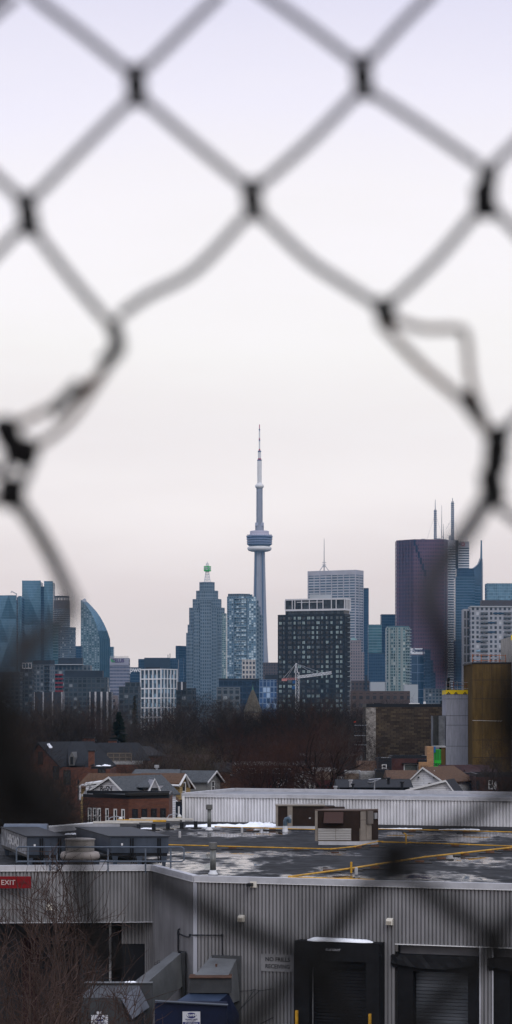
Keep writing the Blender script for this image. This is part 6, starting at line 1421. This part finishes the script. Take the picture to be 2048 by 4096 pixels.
# railing
t = thing('pipe_railing', 'blue grey pipe railing with rounded end along the left roof edge', 'railing', (X(400,107.2),107.2,ZR)); rm = mat('railing paint', (.09,.11,.14), .45, .3, .15, 3)
d = 106.9; zt, zm = Z(3388,d), Z(3444,d)
e0, e1 = at(70,3390,107.6), at(735,3388,105.2)
MB().tube([at(66,3480-30,107.8), at(66,3395,107.8), at(72,3388,107.8), at(728,3389,105.2), at(736,3394,105.2), at(736,3440,105.2), at(728,3446,105.2), at(68,3446,107.8)], .035, 8).build('rail_loop', rm, t)
for px, dd_ in ((112,107.6),(200,107.4),(228,107.3),(432,106.4),(582,105.8),(683,105.4)): MB().tube([(X(px,dd_),dd_,ZR-.0),(X(px,dd_),dd_,Z(3389,dd_))], .034, 8).build('post', rm, t)

# ---------------------------------------------------------------- chutes and waste containers in the yard
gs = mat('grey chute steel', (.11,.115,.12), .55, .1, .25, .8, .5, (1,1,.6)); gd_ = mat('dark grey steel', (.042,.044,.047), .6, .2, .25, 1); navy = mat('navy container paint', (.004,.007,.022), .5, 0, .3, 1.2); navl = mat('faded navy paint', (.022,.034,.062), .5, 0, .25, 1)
def pz(px, py, d): return at(px, py, d)
d = 98.5
t = thing('waste_chute', 'grey steel waste chute sloping from the metal wall to the navy compactor', 'chute', (X(850,d), d, 0))
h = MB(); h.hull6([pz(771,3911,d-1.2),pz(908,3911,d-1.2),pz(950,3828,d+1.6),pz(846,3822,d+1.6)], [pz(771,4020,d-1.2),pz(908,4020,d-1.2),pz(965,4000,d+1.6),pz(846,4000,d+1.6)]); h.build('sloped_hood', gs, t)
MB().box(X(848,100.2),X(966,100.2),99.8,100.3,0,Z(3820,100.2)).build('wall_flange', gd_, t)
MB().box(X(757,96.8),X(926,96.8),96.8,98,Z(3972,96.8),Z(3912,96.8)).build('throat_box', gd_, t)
MB().box(X(756,96.8),X(927,96.8),96.7,98,Z(3912,96.8)+.003,Z(3909,96.8)).build('rusty_lip', mat('rust', (.065,.034,.022), .9, 0, .3, 4), t)
lp = MB(); p = pz(866,3857,98.0); lp.box(p.x-.04,p.x+.04,p.y-.5,p.y-.4,p.z-.05,p.z+.06); lp.build('lifting_lug', mat('rust', (.1,.05,.03)), t)
t = thing('waste_compactor', 'navy blue waste compactor with a company sign at the bottom edge', 'waste container', (X(770,95), 95, 0))
h = MB(); h.hull6([pz(700,4008,95.3),pz(866,4012,95.3),pz(914,3973,97),pz(758,3972,97)],[pz(700,4180,95.3),pz(866,4180,95.3),pz(914,4150,97),pz(758,4150,97)]); h.build('sloped_front', navl, t)
h = MB(); h.hull6([pz(867,4014,95.3),pz(915,3974,97),pz(958,4060,97.4),pz(940,4120,96)],[pz(862,4180,95.3),pz(905,4180,97),pz(950,4180,97.4),pz(935,4180,96)]); h.build('side_wing', navy, t)
MB().box(X(619,94.6),X(908,94.6),94.6,95.2,0,Z(4012,94.6)).build('tank_wall', navy, t)
lip = MB(); lip.tube([pz(620,4004,94.5),pz(912,4020,94.5)], .05, 6); lip.build('rim', mat('rim steel', (.07,.08,.10), .5, .3), t)
def wsign(t, px0, px1, py0, py1, d):
    s_ = MB().box(X(px0,d),X(px1,d),d-.02,d-.002,Z(py1,d),Z(py0,d)).build('company_sign', mat('sign white', (.42,.43,.46), .5), t); cx_ = (px0+px1)/2; w_ = (px1-px0)/72
    el = MB(); c_ = at(cx_,py0+16*w_,d-.022); n = 24; ra, rb_ = .19*w_, .11*w_
    f0 = [c_+Vector((math.cos(2*math.pi*i/n)*ra,0,math.sin(2*math.pi*i/n)*rb_)) for i in range(n)]; el.hull6(f0, [p+Vector((0,.012,0)) for p in f0]); el.build('emblem', mat('sign navy', (.012,.015,.09), .5), s_)
    f1 = [c_+Vector((math.cos(2*math.pi*i/n)*ra*1.12,.004,math.sin(2*math.pi*i/n)*rb_*1.14)) for i in range(n)]; el = MB(); el.hull6(f1, [p+Vector((0,.006,0)) for p in f1]); el.build('emblem_ring', mat('sign maroon', (.2,.01,.03), .5), s_)
    text('lettering', 'RWM', .14*w_, c_+Vector((0,-.01,0)), (1,0,0), white_p, s_, .003, .02, 1.05)
    text('lettering', 'RELIABLE WASTE', .065*w_, at(cx_,py0+32*w_,d-.03), (1,0,0), MC['sign navy'], s_, .003, .02, .95); text('lettering', 'MANAGEMENT', .035*w_, at(cx_,py0+38*w_,d-.03), (1,0,0), MC['sign navy'], s_, .003, .01, 1.5)
    b_ = MB().box(X(px0+2,d),X(px1-2,d),d-.028,d-.0205,Z(py1-1,d),Z(py0+42*w_,d)); b_.build('phone_band', MC['sign navy'], s_); text('lettering', '677-2500-rwm.ca', .06*w_, at(cx_,py0+47*w_,d-.04), (1,0,0), white_p, s_, .003, .01, 1.15)
wsign(t, 730, 801, 4046, 4120, 94.58)
# left chute and grey container
t = thing('waste_chute', 'long grey chute slanting down left from the angled side wall', 'chute', (X(640,100), 100, 0))
top = [pz(722,3812,102.2), pz(694,3806,103.5)]
h = MB(); h.hull6([pz(722,3814,101.5),pz(694,3806,103.2),pz(530,3932,101.5),pz(588,3931,99)],[pz(730,3945,101.5),pz(700,3930,103.2),pz(540,4060,101.5),pz(600,4060,99)]); h.build('sloped_duct', gs, t)
MB().box(X(724,101.7),X(742,101.7),101.6,102.2,0,Z(3810,101.7)).build('wall_flange', gd_, t)
for a_,b_ in ((624,3855),(634,3849)): 
    o_ = MB(); p = pz(a_,b_,100.8); r_ = .05; o_.tube([p+Vector((-r_,0,-r_)),p+Vector((r_,0,-r_*.2)),p+Vector((r_,0,r_*1.4)),p+Vector((-r_,0,r_)),p+Vector((-r_,0,-r_))], .01, 4); o_.build('hatch_ring', dark, t)
tag(MB().tube([pz(712,3806,101.9), pz(746,3812,101.9)], .06, 6).build('hinge_bar', dark), 'dark hinge bar over the head of the left chute', 'bar')
t = thing('waste_container', 'large grey steel waste container with angular lid and company sign, lower left', 'waste container', (X(460,94), 94, 0))
MB().box(X(340,96.5),X(610,96.5),96.5,96.8,0,Z(3933,96.5)).build('rear_panel', gd_, t)
MB().box(X(338,96.5),X(611,96.5),96.44,96.85,Z(3933,96.5)+.003,Z(3930,96.5)).build('rear_rim', gs, t)
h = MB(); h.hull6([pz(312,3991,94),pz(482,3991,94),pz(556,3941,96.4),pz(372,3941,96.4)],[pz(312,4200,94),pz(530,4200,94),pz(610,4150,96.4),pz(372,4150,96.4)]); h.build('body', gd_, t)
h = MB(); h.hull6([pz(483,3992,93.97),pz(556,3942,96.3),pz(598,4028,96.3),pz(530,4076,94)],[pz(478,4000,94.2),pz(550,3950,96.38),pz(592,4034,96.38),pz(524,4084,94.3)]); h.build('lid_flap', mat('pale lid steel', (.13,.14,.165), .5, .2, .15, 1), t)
wsign(t, 365, 432, 4060, 4130, 93.9); MB().box(X(387,93.9),X(406,93.9),93.88,93.89,Z(4058,93.9),Z(4046,93.9)).build('small_label', mat('sign white', (.4,.4,.4)), t)
sn_o = snowpatch(497, 545, 3933, 96.45, .09, 'small snow lump on the grey container rim', 14, .4)
# signs of yellow in the yard
tag(MB().tube([at(232,4030,90), at(228,4000,90)], .12, 6).tube([at(232,4040,90), at(212,4052,90)], .1, 6).build('yellow_bollard', mat('dull yellow', (.12,.07,.01), .7)), 'dull yellow bollard hidden by the shrub at lower left', 'bollard')

# ---------------------------------------------------------------- leafless shrubs in front, left
def shrub(seed, px, d, H, label, lean, r0=.045, stems=4):
    rng = random.Random(seed); loc = Vector((X(px,d), d, 0)); t = thing('bare_shrub', label, 'shrub', loc, 'leafless shrubs at the lower left'); a = MB(); b = MB()
    for k in range(stems):
        dv = Vector((lean+rng.uniform(-.28,.28), rng.uniform(-.2,.2), 1)).normalized(); hh = H*rng.uniform(.75,1)
        n = 9; p = loc+Vector((rng.uniform(-.2,.2), rng.uniform(-.2,.2), 0)); pts = [p.copy()]; rad = [r0]
        for i in range(n):
            dv = (dv+Vector((rng.uniform(-.12,.12), rng.uniform(-.1,.1), .06))).normalized(); p = p+dv*(hh/n); pts.append(p.copy()); rad.append(r0*(1-.8*(i+1)/n))
        a.tube(pts, rad, 5, False)
        for i in range(2, n):
            for q_ in range(1 if i%3 else 2):
                v = (dv+Vector((rng.uniform(-.8,.8), rng.uniform(-.6,.6), .1))).normalized()
                grow(b, b, pts[i], v, hh*.34*(1-.5*i/n), rad[i]*.5, 2, rng, 4, (0,0,3,3), .12)
    a.build('stem', mat('shrub bark', (.05,.036,.03), .9), t); b.build('twigs', [mat('shrub twigs', (.045,.028,.023), .9, 0, .3, 3), mat('shrub bark', (.05,.036,.03))], t); return t
shrub(3, 380, 76, 9.3, 'tall leafless shrub reaching up before the metal wall', .05)
shrub(4, 250, 72, 9.0, 'leafless shrub with dense twigs left of the tallest one', -.1)
shrub(5, 130, 78, 8.6, 'leafless shrub below the EXIT sign', 0)
shrub(6, 30, 70, 7.6, 'leafless shrub at the left edge', -.1)
shrub(7, 290, 68, 6.0, 'lower leafless shrub before the grey container', .2)
shrub(8, 200, 66, 6.2, 'lower leafless shrub in front of the dark recess', .05)
shrub(9, 90, 64, 7.4, 'low twiggy shrub in the bottom left corner', .0)
shrub(10, 530, 74, 6.0, 'small leafless sapling before the grey container lid', .0, .012, 2)
# dark trees just behind the left side of the roof
for i,(px,dd_,H) in enumerate(((20,175,11.5),(120,168,10.2),(-40,150,12),(200,182,9.0),(70,190,12.0))):
    bare_tree(60+i, H, .2, (9,6,5,4,4), 5, .08, mat('dark twigs', (.02,.016,.013), .95), bark, (X(px,dd_),dd_,0), ['dark bare tree behind the left roof edge, left of the brick block','dark bare tree beside the duct housing','dark bare tree at the far left beyond the roof','dark bare tree left of the red brick block','tall dark bare tree farthest back beyond the left roof'][i], 'dark trees beyond the left roof')
# street lamps
for i,(px,py) in enumerate(((482,3278),(718,3268))):
    dl = 168; p = at(px,py,dl); t = thing('street_lamp', ['street lamp with curved arm before the red brick windows','street lamp head left of the white wall'][i], 'street lamp', (p.x-.9,dl,0), 'street lamps beyond the roof')
    MB().tube([(p.x-.95,dl,0),(p.x-.9,dl,p.z-.2),(p.x-.7,dl,p.z+.12),(p.x-.3,dl,p.z+.22),(p.x,dl,p.z+.15)], [.07,.05,.035,.03,.03], 6).build('pole', steel, t); MB().lathe([(.04,p.z+.18),(.13,p.z+.1),(.15,p.z),(.09,p.z-.12),(.02,p.z-.15)], 12, (p.x,p.y)).build('lamp_head', mat('lamp globe', (.5,.5,.48), .3), t)

# ---------------------------------------------------------------- torn chain link fence right in front of the lens
ft = thing('chain_link_fence', 'out of focus torn chain link fence with a large hole framing the skyline', 'fence', (0, .78, 12.3))
wirem = mat('fence wire', (.020,.018,.024), .7, 0, spec=.06); rustw = mat('rusty fence wire', (.05,.024,.012), .8, 0, .4, 60, .05); wire_k = mat('black fence wire', (.006,.006,.006), .7, 0, spec=.05)
def fp(x, y, d): return at(x*1.5901, y*1.5901, d)
def cat(pts, n=6):
    out = []
    for i in range(len(pts)-1):
        p0, p1, p2, p3 = pts[max(i-1,0)], pts[i], pts[i+1], pts[min(i+2,len(pts)-1)]
        for k in range(n):
            t_ = k/n; out.append(.5*((2*p1)+(p2-p0)*t_+(2*p0-5*p1+4*p2-p3)*t_*t_+(3*p1-p0-3*p2+p3)*t_**3))
    out.append(pts[-1]); return out
WR = .00150
def wire(pts, d=.78, r=WR, sm=True, m=None):
    near = min([p[2] for p in pts if len(p) > 2] or [d])
    if near < .7 and m is None: m = wire_k; r = r*(1.5 if near > .5 else 1.55)  # near wires get black colour and extra thickness to deepen their dark smears
    P = [fp(p[0], p[1], p[2] if len(p) > 2 else d) for p in pts]
    if sm and len(P) > 2: P = cat(P)
    MB().tube(P, r, 8).build('wire', m or wirem, ft)
def knot(x, y, d=.78, h=46, tilt=0, r=WR):
    h *= 1.12; r *= 1.1
    mb = MB(); n = 14; a = []; b = []
    for i in range(n+1):
        q = i/n; yy = y-h+2*h*q; xx = x+tilt*(q-.5)*2*h
        a.append(fp(xx-9*math.cos(q*2*math.pi), yy, d+.0016*math.sin(q*2*math.pi))); b.append(fp(xx+9*math.cos(q*2*math.pi), yy, d-.0016*math.sin(q*2*math.pi)))
    mb.tube(a, r*1.45, 8); mb.tube(b, r*1.45, 8); mb.build('wire_joint', wire_k, ft)
W_ = [[(70,-30),(95,0),(210,88),(325,182)],[(358,178),(450,88),(560,-20)],[(40,-10),(-40,60)],[(640,-30),(770,62),(897,158)],[(930,152),(1000,72),(1095,-25)],
 [(938,235),(1070,322),(1208,418)],[(1232,425),(1330,330)],[(1238,520),(1330,615)],[(362,252),(490,362),(618,468)],[(652,468),(780,355),(895,238)],
 [(330,250),(200,380),(82,500)],[(55,502),(-30,425)],[(60,565),(-30,660)],[(82,575),(170,690),(262,800)],[(618,545),(490,680),(370,745),(300,795)],[(655,540),(770,650),(850,705),(945,765)],
 [(1205,525),(1100,650),(985,760)],[(262,800),(288,830),(300,865),(286,900),(200,985),(110,1035),(5,1085)],[(286,900),(190,1040),(120,1105),(60,1140)],
 [(990,800),(1060,826),(1150,828),(1172,850),(1185,960),(1215,1050),(1238,1100)],[(955,810),(1060,920),(1170,1015),(1235,1105)],
 [(1262,1090),(1330,1020)],[(1232,1262),(1330,1330)],[(1228,1250),(1180,1330),(1115,1410),(1075,1470),(1072,1540),(1110,1610),(1125,1680)]]
for w in W_[:-1]: wire(w, r=.0013 if w in (W_[19], W_[17], W_[18]) else WR, m=rustw if w in W_[17:21] else None)
wire([(1228,1250,.78),(1180,1330,.72),(1110,1420,.60),(1082,1480,.52),(1085,1540,.46),(1120,1620,.44),(1130,1720,.44)], r=.0017)
for x,y,h,ti in ((342,215,38,.1),(912,193,40,.1),(635,502,36,.15),(1222,478,46,-.15),(70,540,40,.2),(968,786,20,.3),(1245,1150,60,-.1),(15,1092,14,.3),(62,1140,12,0),(30,1242,20,0)): knot(x,y,.78,h,ti)
knot(1238,1225,.775,26,.15,.0019); knot(1250,1130,.775,40,-.1,.0019); knot(18,1088,.775,16,.4,.0021); knot(60,1138,.775,10,0,.0024); knot(28,1240,.775,16,0,.0022); knot(1218,505,.775,26,.1,.0018)
MB().tube(cat([fp(280,805,.776),fp(292,845,.776),fp(294,882,.776),fp(255,915,.776)]), WR*1.6, 8).build('wire_joint', wire_k, ft)
MB().tube([fp(205,965,.777),fp(130,1040,.777)], WR*1.5, 8).build('wire_joint', wire_k, ft)
MB().tube([fp(1160,990,.777),fp(1205,1055,.777)], WR*1.5, 8).build('wire_joint', wire_k, ft)
wire([(10,1095),(20,1150),(5,1190),(-40,1170)]); wire([(62,1140),(70,1190),(32,1240),(-30,1260)]); wire([(30,1245),(90,1330),(140,1420),(175,1500,.70),(180,1530,.64)])
# bent loose ends nearer the lens, lower down; edge bunches added to blacken the sides
wire([(180,1530,.64),(125,1590,.50),(55,1650,.42),(12,1740,.38),(-20,1850,.36),(-60,1950,.35)], r=.0016)
wire([(-80,1640,.40),(-45,1720,.36),(-5,1800,.34),(30,1880,.36),(90,2000,.44),(180,2105,.5),(230,2330,.60),(300,2420,.7)], r=.0014)
wire([(-70,1900,.34),(-20,1800,.34),(40,1700,.36),(50,1600,.4)], r=.0015)
wire([(-60,1700,.33),(0,1760,.33),(20,1850,.33),(10,1950,.34),(40,2050,.36)], r=.0017); wire([(-60,1800,.33),(10,1870,.33),(-10,1960,.33)], r=.0017)
wire([(1340,1660,.36),(1285,1750,.36),(1270,1830,.37),(1330,1920,.42)], r=.0016); wire([(1340,1800,.37),(1262,1790,.37)], r=.0015)
for x,y,d_,h in ((5,1850,.345,40),(1280,1800,.365,50)): knot(x,y,d_,h,.1,.0016)
wire([(1330,1960,.52),(1160,2075,.54),(1005,2150,.55)]); wire([(975,2185,.55),(860,2310,.55),(795,2410,.6)]); wire([(1005,2190,.55),(1110,2270,.55),(1225,2350,.55)])
wire([(370,2195,.6),(480,2270,.6),(620,2345,.6),(720,2382,.6),(810,2440,.6)]); wire([(1262,2340,.55),(1340,2280,.55)]); wire([(745,2450,.55),(640,2560,.55),(560,2640,.55)]); wire([(780,2450,.55),(880,2560,.55),(960,2650,.55)]); wire([(1225,2400,.55),(1100,2520,.55),(1000,2650,.55)]); wire([(1262,2395,.55),(1340,2470,.55)])
for x,y,h in ((990,2168,34),(985,2150,20),(815,2445,26),(1243,2370,26)): knot(x,y,.55,h,.1)
# regular mesh outside the picture
def nd(i, j): return (342+570*i+285*(j % 2), 215+300*j)
for j in range(-3, 12):
    for i in range(-3, 5):
        x, y = nd(i, j)
        for dx in (-285, 285):
            x2, y2 = x+dx, y+300
            if all(not (-60 < a < 1350 and -60 < b < 2640) for a, b in ((x,y),(x2,y2),((x+x2)/2,(y+y2)/2))) and y2 < 3000: wire([(x,y),(x2,y2)])
